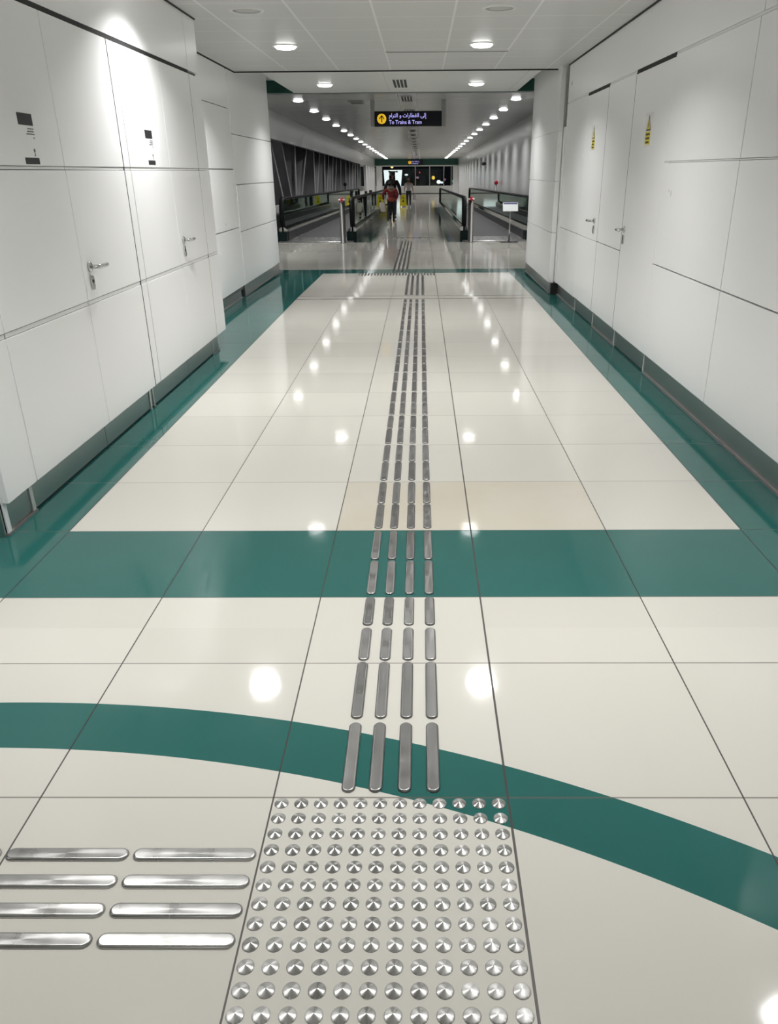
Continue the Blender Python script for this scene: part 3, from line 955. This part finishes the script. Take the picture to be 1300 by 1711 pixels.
def walkway(name, xa, xb, inner_is_right, label):
    """xa < xb: centre lines of the two balustrades"""
    yc = WALK_Y0
    org = (0.5 * (xa + xb), yc, dz(yc))
    t = thing(name, org, label, 'moving walkway', 'moving walkways on the bridge')
    W = 0.15
    def bld(mb, nm, m, lab=None):
        o = mb.build(nm, m, t, ramp=True, origin=org)
        if lab: o['label'] = lab
        return o
    y0, y1 = WALK_Y0, WALK_Y1
    bld(MB().box((xa + W, y0 + 1.55, 0.002), (xb - W, y1 - 1.6, 0.018)), 'pallet_belt', MAT['belt'], 'dark ribbed belt')
    for a, b in ((y0, y0 + 1.55), (y1 - 1.6, y1)):
        lp = MB()
        lp.prism([(a, 0.001), (a, 0.012), (a + 0.03, 0.020), (b, 0.026), (b, 0.001)], 'X', xa - 0.05, xb + 0.05)
        lp.cur = 1
        lp.box((xa - 0.05, a - 0.03, 0.0), (xb + 0.05, a, 0.012))
        bld(lp, 'landing_plate', [MAT['steel'], MAT['backing']], 'satin steel landing plate')
    for xc in (xa, xb):
        ins = 1 if xc == xa else -1                     # towards the belt
        hr = rail_path(y0 + 0.35, y1 - 0.35, 0.975, 0.24)
        m = MB()
        # the handrail: a flattened band following the path
        vs, fs = [], []
        sec = [(-0.060, 0.0), (-0.054, 0.024), (-0.030, 0.034), (0.030, 0.034), (0.054, 0.024), (0.060, 0.0), (0.046, -0.022), (-0.046, -0.022)]
        npt = len(hr)
        for i, (yy, zz) in enumerate(hr):
            p0, p1 = hr[max(i - 1, 0)], hr[min(i + 1, npt - 1)]
            ty, tz = p1[0] - p0[0], p1[1] - p0[1]
            l = math.hypot(ty, tz)
            ny, nz = -tz / l, ty / l
            for sx, sn in sec:
                vs.append((xc + sx, yy + ny * sn, zz + nz * sn))
        k = len(sec)
        for i in range(npt - 1):
            for q in range(k):
                fs.append((i * k + q, i * k + (q + 1) % k, (i + 1) * k + (q + 1) % k, (i + 1) * k + q))
        fs.append(list(range(k))); fs.append([(npt - 1) * k + q for q in range(k)])
        m.add(vs, fs, True)
        bld(m, 'handrail', MAT['rubber'], 'black rubber handrail')
        g = MB()
        inner = [(yy * 1.0, zz - 0.018 if zz > 0.6 else zz) for yy, zz in rail_path(y0 + 0.39, y1 - 0.39, 0.975, 0.26)]
        g.prism(inner, 'X', xc - 0.006, xc + 0.006)
        bld(g, 'glass_balustrade', MAT['rail_glass'], 'greenish glass balustrade')
        c = MB()                                        # slim steel rail carrying the handrail
        c.box((xc - 0.018, y0 + 0.75, 0.945), (xc + 0.018, y1 - 0.75, 0.972))
        bld(c, 'rail_profile', MAT['steel'], 'slim steel profile under the handrail')
        d = MB()                                        # sloping steel deck at the foot of the glass
        d.prism([(xc + 0.02 * ins, 0.335), (xc + (W + 0.0) * ins, 0.245), (xc + W * ins, 0.225), (xc + 0.02 * ins, 0.225)], 'Y', y0 + 0.5, y1 - 0.5)
        d.prism([(xc - 0.02 * ins, 0.335), (xc - 0.09 * ins, 0.30), (xc - 0.09 * ins, 0.225), (xc - 0.02 * ins, 0.225)], 'Y', y0 + 0.5, y1 - 0.5)
        bld(d, 'deck_cover', MAT['polished'], 'polished steel deck at the foot of the glass')
        s = MB()
        s.box((xc + (W - 0.02) * ins, y0 + 0.5, 0.0), (xc + W * ins, y1 - 0.5, 0.228))
        bld(s, 'skirt', MAT['skirt'], 'dark skirt beside the belt')
        s = MB()
        s.box((xc + (W + 0.0) * ins, y0 + 1.0, 0.018), (xc + (W + 0.018) * ins, y1 - 1.0, 0.034))
        bld(s, 'edge_strip', MAT['steel'], 'bright steel strip along the belt edge')
        s = MB()
        s.box((xc - 0.095 * ins, y0 + 0.35, 0.0), (xc - 0.075 * ins, y1 - 0.35, 0.228))
        s.box((xc - 0.095 * ins, y0 + 0.30, 0.0), (xc + (W - 0.02) * ins, y0 + 0.52, 0.235))
        s.box((xc - 0.095 * ins, y1 - 0.52, 0.0), (xc + (W - 0.02) * ins, y1 - 0.30, 0.235))
        bld(s, 'outer_cladding', MAT['cladding'], 'dark glossy cladding at the foot')
    return t
walkway('moving_walkway', -3.43, -1.70, True, 'left moving walkway with glass sides beside the dark windows')
walkway('moving_walkway', 1.06, 2.68, False, 'right moving walkway with glass sides beside the pale wall')

def stop_post(x, y, label, h=0.945, r=0.066):
    t = thing('stop_post', (x, y, dz(y)), label, 'post', 'steel emergency stop posts')
    MB().lathe([(0.0, 0.0), (r + 0.03, 0.0), (r + 0.03, 0.012), (r, 0.016), (r, h), (0.0, h)], 20).build('post_tube', MAT['post'], t)
    MB().lathe([(0.0, h), (r + 0.012, h), (r + 0.018, h + 0.012), (r + 0.008, h + 0.03), (0.0, h + 0.03)], 20).build('cap', MAT['white'], t)['label'] = 'white cap'
    MB().lathe([(0.0, h + 0.03), (0.04, h + 0.03), (0.042, h + 0.05), (0.03, h + 0.062), (0.0, h + 0.066)], 20).build('stop_button', MAT['red'], t)['label'] = 'red button'
    MB().lathe([(0.0, 0.0), (0.032, 0.0), (0.032, 0.045), (0.0, 0.045)], 16, 'Y', (0.0, -r - 0.05, h + 0.005)).build('front_button', MAT['red'], t)['label'] = 'red button facing the camera'
stop_post(-1.875, 20.0, 'steel post with red button by the left walkway')
stop_post(1.185, 19.95, 'steel post with red button by the right walkway')

y = 32.5
t = thing('stop_button_stalk', (2.865, y, dz(y)), 'small red disc on a stalk behind the right outer handrail', 'button')
MB().tube([(0, 0, 0.0), (0, 0, 1.22)], 0.028, 10).build('stalk', MAT['grey_metal'], t)
MB().lathe([(0.0, 0.0), (0.07, 0.0), (0.075, 0.02), (0.07, 0.05), (0.0, 0.06)], 18, 'Y', (0, -0.06, 1.28)).build('red_disc', MAT['red'], t)
y = 40.0
t = thing('stop_button_stalk', (-3.56, y, dz(y)), 'small dark disc on a stalk behind the left outer handrail', 'button')
MB().tube([(0, 0, 0.0), (0, 0, 1.2)], 0.028, 10).build('stalk', MAT['print_black'], t)
MB().lathe([(0.0, 0.0), (0.08, 0.0), (0.08, 0.05), (0.0, 0.06)], 18, 'Y', (0, -0.06, 1.24)).build('dark_disc', MAT['print_black'], t)

# notice stand on the right
y = 19.82
t = thing('notice_stand', (2.10, y, dz(y)), 'slim pole stand with a pale notice by the right walkway', 'sign stand')
MB().bbox((-0.20, -0.10, 0.0), (0.20, 0.16, 0.018), 0.005).build('base_plate', MAT['print_black'], t)['label'] = 'flat black base'
MB().tube([(0, 0.02, 0.015), (0, 0.02, 0.70)], 0.017, 14).build('pole', MAT['steel'], t)
n = MB()
n.prism([(-0.175, -0.105), (0.175, -0.105), (0.175, 0.105), (-0.175, 0.105)], 'Z', -0.006, 0.006)
n = n.build('notice_frame', MAT['white'], t); n.location = (0, 0.0, 0.785); n.rotation_euler = (math.radians(62), 0, 0)
for nm, m, a, b in (('notice_sheet', MAT['paper'], -0.095, 0.055), ('blue_heading', MAT['blue'], 0.060, 0.098)):
    q = MB().box((-0.165, a, 0.006), (0.165, b, 0.008)).build(nm, m, n)
# second small items seen through the glass of the left walkway
def wet_sign(x, y, label, hgt=0.62, w=0.30, rz=0.0):
    t = thing('wet_floor_sign', (x, y, dz(y)), label, 'floor sign', 'yellow wet floor signs', rz)
    for s in (-1, 1):
        p = MB()
        p.prism([(-w / 2, 0.0), (-w / 2 + 0.06, 0.0), (-w / 2 + 0.08, 0.05), (w / 2 - 0.08, 0.05), (w / 2 - 0.06, 0.0), (w / 2, 0.0), (w / 2 - 0.05, hgt), (-w / 2 + 0.05, hgt)], 'Y', -0.008, 0.008)
        p.cur = 1
        p.prism([(-0.06, hgt * 0.42), (0.06, hgt * 0.42), (0.0, hgt * 0.62)], 'Y', -0.010, 0.010)
        p.box((-0.07, -0.010, hgt * 0.72), (0.07, 0.010, hgt * 0.78))
        o = p.build('board', [MAT['yellow'], MAT['print_black']], t)
        o.location = (0, s * 0.13, 0)
        o.rotation_euler = (math.radians(12 * s), 0, 0)
    MB().box((-0.05, -0.02, hgt * 0.95), (0.05, 0.02, hgt * 1.03)).build('grip', MAT['yellow'], t)
wet_sign(-1.03, 48.8, 'yellow wet floor sign beside the walking people', 0.64, 0.42)
wet_sign(-2.62, 49.6, 'yellow wet floor sign behind the left walkway glass', 0.60, 0.34)
y = 48.6
t = thing('cleaning_trolley', (-3.0, y, dz(y)), 'dark upright trolley with pale panel seen through the left glass', 'trolley')
MB().bbox((-0.22, -0.25, 0.10), (-0.08, 0.25, 0.85), 0.01).build('dark_bin', MAT['print_black'], t)
MB().bbox((-0.08, -0.25, 0.10), (0.04, 0.25, 0.75), 0.01).build('pale_panel', MAT['white'], t)
MB().bbox((0.04, -0.25, 0.10), (0.20, 0.25, 0.90), 0.01).build('dark_frame', MAT['print_black'], t)
for sx in (-0.18, 0.16):
    for sy in (-0.2, 0.2):
        MB().lathe([(0.0, -0.02), (0.05, -0.02), (0.05, 0.02), (0.0, 0.02)], 12, 'X', (sx, sy, 0.05)).build('castor', MAT['print_black'], t)


# ------------------------------------------------------------------ tactile paving
def stud_mesh():
    m = MB()
    r = 0.0178
    m.lathe([(0.0, 0.0072), (0.0012, 0.0070), (0.0075, 0.0052), (0.0140, 0.0031), (0.0165, 0.0019), (r, 0.0007), (r, 0.0)], 40)
    return m
first = None
STUD_X = [-0.3585 + 0.0501 * i for i in range(12)]
STUD_Y = [1.506 - 0.0497 * i for i in range(12)]
for r_, yy in enumerate(STUD_Y):
    for c_, xx in enumerate(STUD_X):
        lab = 'round spun steel stud, %s from left in the %s row from the guide bars' % (nth(c_ + 1), nth(r_ + 1))
        if first is None:
            first = o = stud_mesh().build('tactile_stud', MAT['stud'])
        else:
            o = first.copy(); COL.objects.link(o)
        o.location = (xx, yy, 0)
        o.rotation_euler.z = random.uniform(-0.25, 0.25)
        tag(o, lab, 'tactile stud', 'steel warning studs in the square field')

def bar_mesh(L, W, H=0.0068, n=8):
    """rounded bar along Y with a raised flat top and a soft edge"""
    m = MB()
    def outline(inset):
        r = W / 2 - inset
        hl = L / 2 - W / 2
        pts = []
        for i in range(n + 1):
            a = math.pi * i / n
            pts.append((r * math.cos(a), hl + r * math.sin(a)))
        for i in range(n + 1):
            a = math.pi + math.pi * i / n
            pts.append((r * math.cos(a), -hl + r * math.sin(a)))
        return pts
    rings = [(0.0, 0.0), (0.0, H * 0.35), (0.0022, H * 0.80), (0.0050, H), (0.0065, H)]
    vs, fs = [], []
    k = 2 * (n + 1)
    for ins, z in rings:
        vs += [(x, y, z) for x, y in outline(ins)]
    for i in range(len(rings) - 1):
        for q in range(k):
            fs.append((i * k + q, i * k + (q + 1) % k, (i + 1) * k + (q + 1) % k, (i + 1) * k + q))
    m.add(vs, fs, True)
    m.add(vs[-k:], [list(range(k))], False)
    return m
bar_cache = {}
def bar(x, y, L, W, label, group, rz=0.0, name='guide_bar', material='bar'):
    key = (round(L, 3), round(W, 3), name, material)
    if key in bar_cache:
        o = bar_cache[key].copy(); COL.objects.link(o)
    else:
        o = bar_mesh(L, W).build(name, MAT[material]); bar_cache[key] = o
    o.location = (x, y, dz(y))
    o.rotation_euler = (0, 0, rz)
    tag(o, label, 'guide bar', group)
    return o
rows = [(1.541, 1.824), (1.840, 2.131), (2.141, 2.338), (2.358, 2.555)]
T = 2.561
for i in range(13):
    rows.append((T + 0.018, T + 0.296))
    if T + 0.59 < 10.12: rows.append((T + 0.306, T + 0.590))
    T += 0.6
T = 10.44
for i in range(8):
    rows.append((T, T + 0.275)); T += 0.288
COLS = [-0.1935, -0.1230, -0.0475, 0.0275]
POS = ['leftmost', 'second from left', 'third from left', 'rightmost']
for i, (a, b) in enumerate(rows):
    L = round(b - a, 2)
    sh = 0.0 if i < 4 else -0.006 * min(1, (i - 3) / 6)
    for c in range(4):
        bar(COLS[c] + sh, (a + b) / 2, L, 0.036, 'brushed steel guide bar, %s in the %s row beyond the studs' % (POS[c], nth(i + 1)), 'steel guide bars running ahead from the studs')
# crosswise run at lower left
LN = ['farthest', 'second farthest', 'third farthest', 'nearest']
for r_, yy in enumerate((1.341, 1.2645, 1.189, 1.1155)):
    for q, (a, b, nm) in enumerate(((-0.681, -0.391, 'beside the studs'), (-0.982, -0.690, 'one length left of the studs'), (-1.283, -0.992, 'cut by the left frame edge'))):
        if q == 2 and r_ > 0: continue
        bar((a + b) / 2, yy, 0.29, 0.037, 'bright steel crosswise guide bar %s, in the %s row' % (nm, LN[r_]), 'bright crosswise guide bars at lower left', math.pi / 2, 'guide_bar', 'gleam_bar')
# end row, second run and its end row
for q in range(25):
    bar(-0.985 + 0.0495 * q, 12.93, 0.33, 0.026, 'short steel bar, %s from left in the row before the thin teal band' % nth(q + 1), 'short steel bars in the row before the teal band', 0, 'end_bar', 'gleam_bar')
Y = 13.20
COLS2 = [-0.455, -0.382, -0.309, -0.236]
for i in range(24):
    for c in range(4):
        bar(COLS2[c], Y + 0.14, 0.28, 0.034, 'small far guide bar, %s in the %s row past the teal band' % (POS[c], nth(i + 1)), 'far guide bars leading onto the bridge', 0, 'guide_bar')
    Y += 0.296
    if 20.0 < Y + 0.28 and Y < 20.12: Y = 20.14
for q in range(25):
    bar(-0.975 + 0.0525 * q, 21.55, 0.36, 0.026, 'short steel bar, %s from left in the row between the walkways' % nth(q + 1), 'short steel bars between the moving walkways', 0, 'end_bar', 'gleam_bar')

# ------------------------------------------------------------------ people
def skinned(name, nodes, edges, root, m, parent, sub=2, smooth=True):
    """nodes: name -> ((x, y, z), rx, ry)"""
    keys = list(nodes)
    me = D.meshes.new(name)
    me.from_pydata([nodes[k][0] for k in keys], [(keys.index(a), keys.index(b)) for a, b in edges], [])
    o = D.objects.new(name, me)
    COL.objects.link(o)
    md = o.modifiers.new('Skin', 'SKIN')
    md.use_smooth_shade = True
    md.branch_smoothing = 0.6
    sv = me.skin_vertices[0].data
    for i, k in enumerate(keys):
        sv[i].radius = (nodes[k][1], nodes[k][2])
        sv[i].use_root = (k == root)
    s = o.modifiers.new('Sub', 'SUBSURF')
    s.levels = s.render_levels = sub
    dg = bpy.context.evaluated_depsgraph_get()
    nm = D.meshes.new_from_object(o.evaluated_get(dg))
    D.objects.remove(o)
    D.meshes.remove(me)
    nm.name = name
    nm.materials.clear(); nm.materials.append(m)
    for p in nm.polygons: p.use_smooth = True
    o = D.objects.new(name, nm)
    COL.objects.link(o)
    o.parent = parent
    return o

def person(x, y, H, label, pose, cloth, hair):
    t = thing('person', (x, y, dz(y)), label, 'person')
    S = lambda p: (p[0] * H, p[1] * H, p[2] * H)
    J = {k: S(v) for k, v in pose.items()}
    w = cloth.get('wide', 1.0)
    def N(k, rx, ry=None):
        return (J[k], rx * H, (ry if ry else rx) * H)
    body, E = {}, []
    for k, rx, ry in (('pelvis', .070, .055), ('waist', .060, .046), ('chest', .075, .055), ('neckb', .034, .032), ('head0', .034, .038), ('head1', .050, .060), ('head2', .047, .058), ('head3', .026, .032)):
        body[k] = N(k, rx, ry)
    E += [('pelvis', 'waist'), ('waist', 'chest'), ('chest', 'neckb'), ('neckb', 'head0'), ('head0', 'head1'), ('head1', 'head2'), ('head2', 'head3')]
    for s in 'lr':
        for k, r in (('sho', .034), ('elb', .024), ('wri', .0155), ('hip', .052), ('kne', .033), ('ank', .021)):
            body[k + s] = N(k + s, r)
        body['toe' + s] = N('toe' + s, .018, .014)
        E += [('chest', 'sho' + s), ('sho' + s, 'elb' + s), ('elb' + s, 'wri' + s), ('pelvis', 'hip' + s), ('hip' + s, 'kne' + s), ('kne' + s, 'ank' + s), ('ank' + s, 'toe' + s)]
        # palm and five fingers, slightly curled
        wv = Vector(J['wri' + s]); dv = (wv - Vector(J['elb' + s])).normalized()
        fw_ = Vector((0, 1, 0)); fw_ = (fw_ - dv * fw_.dot(dv)).normalized()
        inw = Vector((1 if s == 'l' else -1, 0, 0)); inw = (inw - dv * inw.dot(dv)).normalized()
        palm = wv + dv * .045 * H
        body['palm' + s] = (palm[:], .013 * H, .020 * H)
        E.append(('wri' + s, 'palm' + s))
        for q, (off, ln) in enumerate(((.018, .036), (.006, .042), (-.006, .040), (-.018, .031))):
            a = palm + dv * .014 * H + fw_ * off * H
            b = a + dv * ln * .55 * H + inw * .004 * H
            c = b + dv * ln * .40 * H + inw * .012 * H
            for nm, p, r in (('a', a, .0058), ('b', b, .0052), ('c', c, .0042)):
                body['f%d%s%s' % (q, nm, s)] = (p[:], r * H, r * H)
            E += [('palm' + s, 'f%da%s' % (q, s)), ('f%da%s' % (q, s), 'f%db%s' % (q, s)), ('f%db%s' % (q, s), 'f%dc%s' % (q, s))]
        a = wv + dv * .022 * H + fw_ * .020 * H
        b = a + dv * .024 * H + fw_ * .012 * H + inw * .006 * H
        body['tha' + s] = (a[:], .0065 * H, .0065 * H); body['thb' + s] = (b[:], .0052 * H, .0052 * H)
        E += [('wri' + s, 'tha' + s), ('tha' + s, 'thb' + s)]
    bo = skinned('body', body, E, 'pelvis', MAT['skin'], t)
    # face: nose, ears
    hx, hy, hz = J['head1']
    f = MB()
    f.lathe([(0.0, 0.062 * H), (.008 * H, .050 * H), (.010 * H, .046 * H)], 10, 'Y', (hx, hy + .004 * H, hz))
    f.lathe([(0.0, 0.055 * H), (.014 * H, .048 * H)], 10, 'Y', (hx, hy + .002 * H, hz - .022 * H))
    for s in (-1, 1):
        f.lathe([(0.0, -.004 * H), (.012 * H, -.004 * H), (.014 * H, .004 * H), (0.0, .005 * H)], 12, 'X', (hx + s * .052 * H, hy, hz))
    f.build('face_features', MAT['skin'], t)
    top = {}
    for k, rx, ry in (('pelvis', .082, .068), ('waist', .074 * w, .058 * w), ('chest', .090 * w, .068 * w), ('neckb', .046, .044)):
        top[k] = N(k, rx, ry)
    TE = [('pelvis', 'waist'), ('waist', 'chest'), ('chest', 'neckb')]
    for s in 'lr':
        top['sho' + s] = N('sho' + s, .045 * w); top['elb' + s] = N('elb' + s, .033 * w)
        TE += [('chest', 'sho' + s), ('sho' + s, 'elb' + s)]
        if cloth.get('long', True):
            top['wri' + s] = N('wri' + s, .023 * w)
            TE.append(('elb' + s, 'wri' + s))
    skinned('top', top, TE, 'waist', MAT[cloth['top']], t)
    tr = {'pelvis': N('pelvis', .080, .066)}
    LE = []
    for s in 'lr':
        tr['hip' + s] = N('hip' + s, .060); tr['kne' + s] = N('kne' + s, .041)
        a = Vector(J['kne' + s]).lerp(Vector(J['ank' + s]), .98)
        tr['cuf' + s] = (a[:], .027 * H, .027 * H)
        LE += [('pelvis', 'hip' + s), ('hip' + s, 'kne' + s), ('kne' + s, 'cuf' + s)]
    skinned('trousers', tr, LE, 'pelvis', MAT[cloth['trousers']], t)
    for s in 'lr':
        a, b = Vector(J['ank' + s]), Vector(J['toe' + s])
        n = {'h': ((a + (a - b) * .12 - Vector((0, 0, .014 * H)))[:], .026 * H, .024 * H), 'm': (a.lerp(b, .5)[:], .027 * H, .021 * H), 't': ((b + (b - a) * .12)[:], .022 * H, .015 * H)}
        skinned('shoe', n, [('h', 'm'), ('m', 't')], 'h', MAT[cloth['shoes']], t)
    if cloth.get('scarf'):
        m = MB(); nx, ny, nz = J['neckb']
        m.lathe([(.060 * H, -.03 * H), (.064 * H, -.005 * H), (.058 * H, .028 * H), (.046 * H, .05 * H)], 20, 'Z', (nx, ny, nz))
        m.build('scarf', MAT['scarf'], t)['label'] = 'pale scarf at the neck'
    if cloth.get('waist'):
        px_, py_, pz_ = J['pelvis']
        m = MB()
        m.lathe([(.094 * H, -.035 * H), (.104 * H, -.01 * H), (.102 * H, .03 * H), (.088 * H, .058 * H)], 24, 'Z', (px_, py_, pz_ + .02 * H))
        m.build('waist_garment', MAT['rust'], t)['label'] = 'rust red garment tied at the waist'
    hh = {'a': ((hx, hy - .012 * H, hz + .012 * H), .070 * H, .072 * H), 'b': ((hx, hy - .008 * H, hz + .046 * H), .060 * H, .062 * H)}
    hh['e'] = ((hx, hy - .030 * H, hz - .014 * H), .062 * H, .046 * H)
    HE = [('a', 'b'), ('a', 'e')]
    if hair == 'long':
        hh['c'] = ((hx, hy - .040 * H, hz - .035 * H), .052 * H, .034 * H)
        hh['d'] = ((hx, hy - .052 * H, hz - .085 * H), .044 * H, .022 * H)
        HE += [('a', 'c'), ('c', 'd')]
    skinned('hair', hh, HE, 'a', MAT['hair'], t)
    return t

def base_pose():
    return dict(pelvis=(0, 0, .53), waist=(0, .005, .62), chest=(0, .008, .745), neckb=(0, .0, .835), head0=(0, .004, .868), head1=(0, .012, .915), head2=(0, .010, .953), head3=(0, .004, .980),
                shol=(-.105, 0, .800), shor=(.105, 0, .800), elbl=(-.135, -.02, .640), elbr=(.135, -.02, .640), wril=(-.145, .03, .500), wrir=(.145, .03, .500),
                hipl=(-.050, 0, .505), hipr=(.050, 0, .505), knel=(-.052, .03, .280), kner=(.052, .01, .280), ankl=(-.055, .0, .045), ankr=(.055, .0, .045),
                toel=(-.062, .075, .018), toer=(.062, .075, .018))
p = base_pose()
p.update(elbl=(-.200, -.03, .690), wril=(-.185, .03, .560), elbr=(.150, -.05, .655), wrir=(.115, .06, .565),
         knel=(-.065, .05, .290), ankl=(-.085, -.16, .085), toel=(-.090, -.10, .030), kner=(.050, .075, .290), ankr=(.045, .13, .048), toer=(.05, .20, .018))
person(-1.0, 28.5, 1.40, 'person walking away in red top, rust waist garment and dark jeans', p, dict(top='redcloth', trousers='denim', shoes='shoe', long=True, waist=True, scarf=True), 'short')
p = base_pose()
p.update(elbl=(-.165, -.02, .645), wril=(-.17, .05, .51), elbr=(.165, -.02, .645), wrir=(.185, .03, .505), knel=(-.05, .06, .285), ankl=(-.05, .10, .05), toel=(-.055, .17, .02), kner=(.055, .0, .275), ankr=(.06, -.14, .07), toer=(.065, -.075, .025))
person(-1.11, 33.0, 1.70, 'person in black jacket walking ahead of the red top', p, dict(top='jacket', trousers='denim', shoes='jacket', long=True, wide=1.18), 'short')
p = base_pose()
p.update(elbl=(-.150, -.02, .640), wril=(-.155, .03, .520), elbr=(.150, -.02, .635), wrir=(.165, .02, .500), ankl=(-.055, -.06, .055), toel=(-.060, .01, .02), ankr=(.055, .05, .048), toer=(.06, .12, .018))
person(-0.70, 48.2, 1.55, 'distant person in pale grey shirt and black trousers', p, dict(top='greycloth', trousers='jacket', shoes='shoe', long=False, wide=1.05), 'long')

def carrier_bag(x, y, ztop, w, h, d, label, m1, m2):
    z0 = dz(y) + ztop - h
    t = thing('carrier_bag', (x, y, z0), label, 'bag')
    b = MB()
    n = 10
    vs, fs = [], []
    for i, (k, sw, sd) in enumerate(((0.0, .92, .85), (0.10, 1.04, 1.0), (.45, 1.0, .95), (.8, .86, .7), (1.0, .70, .35))):
        for q in range(n):
            a = 2 * math.pi * q / n
            ca, sa = math.cos(a), math.sin(a)
            vs.append((math.copysign(abs(ca) ** .6, ca) * w / 2 * sw, math.copysign(abs(sa) ** .6, sa) * d / 2 * sd, h * k))
    for i in range(4):
        b.cur = 1 if i == 0 else 0
        b.add([vs[i * n + q] for q in range(n)] + [vs[(i + 1) * n + q] for q in range(n)], [(q, (q + 1) % n, n + (q + 1) % n, n + q) for q in range(n)], True)
    b.cur = 1; b.add(vs[:n], [list(range(n))], False)
    b.cur = 0; b.add(vs[-n:], [list(range(n))], False)
    b.build('bag_body', [MAT[m1], MAT[m2]], t)
    hd = MB()
    hd.tube([(-w * .2, 0, h * .97), (-w * .14, 0, h + .05), (0, 0, h + .075), (w * .14, 0, h + .05), (w * .2, 0, h * .97)], .007, 8)
    hd.build('bag_handle', MAT[m1], t)
carrier_bag(-1.30, 28.52, 0.70, 0.24, 0.32, 0.14, 'pale bag with tan bottom in the hand of the person in red', 'bag', 'tan')
carrier_bag(-0.36, 48.25, 0.68, 0.18, 0.30, 0.12, 'small white bag held by the distant person in grey', 'greycloth', 'greycloth')

# ------------------------------------------------------------------ beyond the far window
def glow(x, y, z, r, colr, strength, label, name='street_light', sx=1.0, sz=1.0):
    m = mat('glow_' + name, (0.1, 0.1, 0.1), 0.5, emit=colr, estr=strength)
    t = thing(name, (x, y, z + dz(y)), label, 'light', 'night lights beyond the far window')
    b = MB()
    n = 8
    b.lathe([(0.0, -r * sz)] + [(r * sx * math.sin(math.pi * i / n), -r * sz * math.cos(math.pi * i / n)) for i in range(1, n)] + [(0.0, r * sz)], 16)
    b.build('lamp_head', m, t)
    q = MB().tube([(0, 0.3, -(z + 4)), (0, 0.3, 0)], 0.06, 8)
    q.build('lamp_post', MAT['print_black'], t)
    return t
glow(1.88, 130, 1.81, 0.24, (1.0, 0.62, 0.08), 1.6, 'square yellow glow beyond the far window', sz=1.1)
glow(-0.23, 140, 2.66, 0.12, (1.0, 0.06, 0.10), 1.4, 'small red glow high beyond the far window', 'street_light')
glow(2.49, 120, 1.23, 0.24, (1.0, 1.0, 1.0), 2.0, 'bright white glow beyond the far window', sx=1.2)
glow(2.95, 121, 1.15, 0.15, (0.95, 0.95, 1.0), 1.4, 'small white glow right of the brighter white one', sx=1.4)
glow(4.70, 125, 1.30, 0.14, (0.25, 0.95, 0.60), 1.0, 'small green glow at the right end of the far window', 'street_light', sz=1.4)
glow(4.70, 126, 0.73, 0.13, (1.0, 1.0, 1.0), 1.2, 'small white glow below the green one', sz=1.4)
glow(-6.02, 120, 1.0, 0.28, (1.0, 0.05, 0.12), 1.2, 'red glow left of the walking people', 'street_light')
glow(-2.13, 125, 2.21, 0.22, (1.0, 1.0, 1.0), 1.3, 'white oval glow above the distant grey person', sx=1.2, sz=0.6)
glow(3.55, 128, 1.55, 0.20, (0.45, 0.18, 0.28), 0.8, 'dim pink glow right of the white ones', sz=0.8)
glow(-0.55, 132, 1.85, 0.16, (0.5, 0.30, 0.38), 0.7, 'dim violet glow low in the far window', sx=1.6)
t = thing('warning_lamp', (-3.29, 97.6, 2.88 + dz(97.6)), 'round yellow lamp above the lit entrance', 'lamp')
MB().lathe([(0.0, -0.03), (0.15, -0.03), (0.16, 0.02), (0.0, 0.04)], 20, 'Y', (0, 0, 0)).build('lamp_lens', mat('yellow_lamp', (0.9, 0.7, 0.2), 0.4, emit=(1.0, 0.78, 0.25), estr=1.6), t)
MB().lathe([(0.0, 0.03), (0.19, 0.03), (0.19, 0.10), (0.0, 0.10)], 20, 'Y', (0, 0, 0)).build('lamp_housing', MAT['print_black'], t)
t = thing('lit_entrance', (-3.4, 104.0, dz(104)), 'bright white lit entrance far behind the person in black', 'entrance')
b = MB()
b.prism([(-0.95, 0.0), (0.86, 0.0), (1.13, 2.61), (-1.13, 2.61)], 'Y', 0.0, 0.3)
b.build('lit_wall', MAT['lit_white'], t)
b = MB()
b.box((-0.55, -0.05, 2.36), (-0.35, 0.0, 2.52)); b.box((0.38, -0.05, 2.33), (0.58, 0.0, 2.49))
b.build('dark_fixture', MAT['print_black'], t)
MB().box((-0.35, -0.04, 2.38), (0.38, 0.0, 2.47)).build('grey_fixture_bar', MAT['slat'], t)
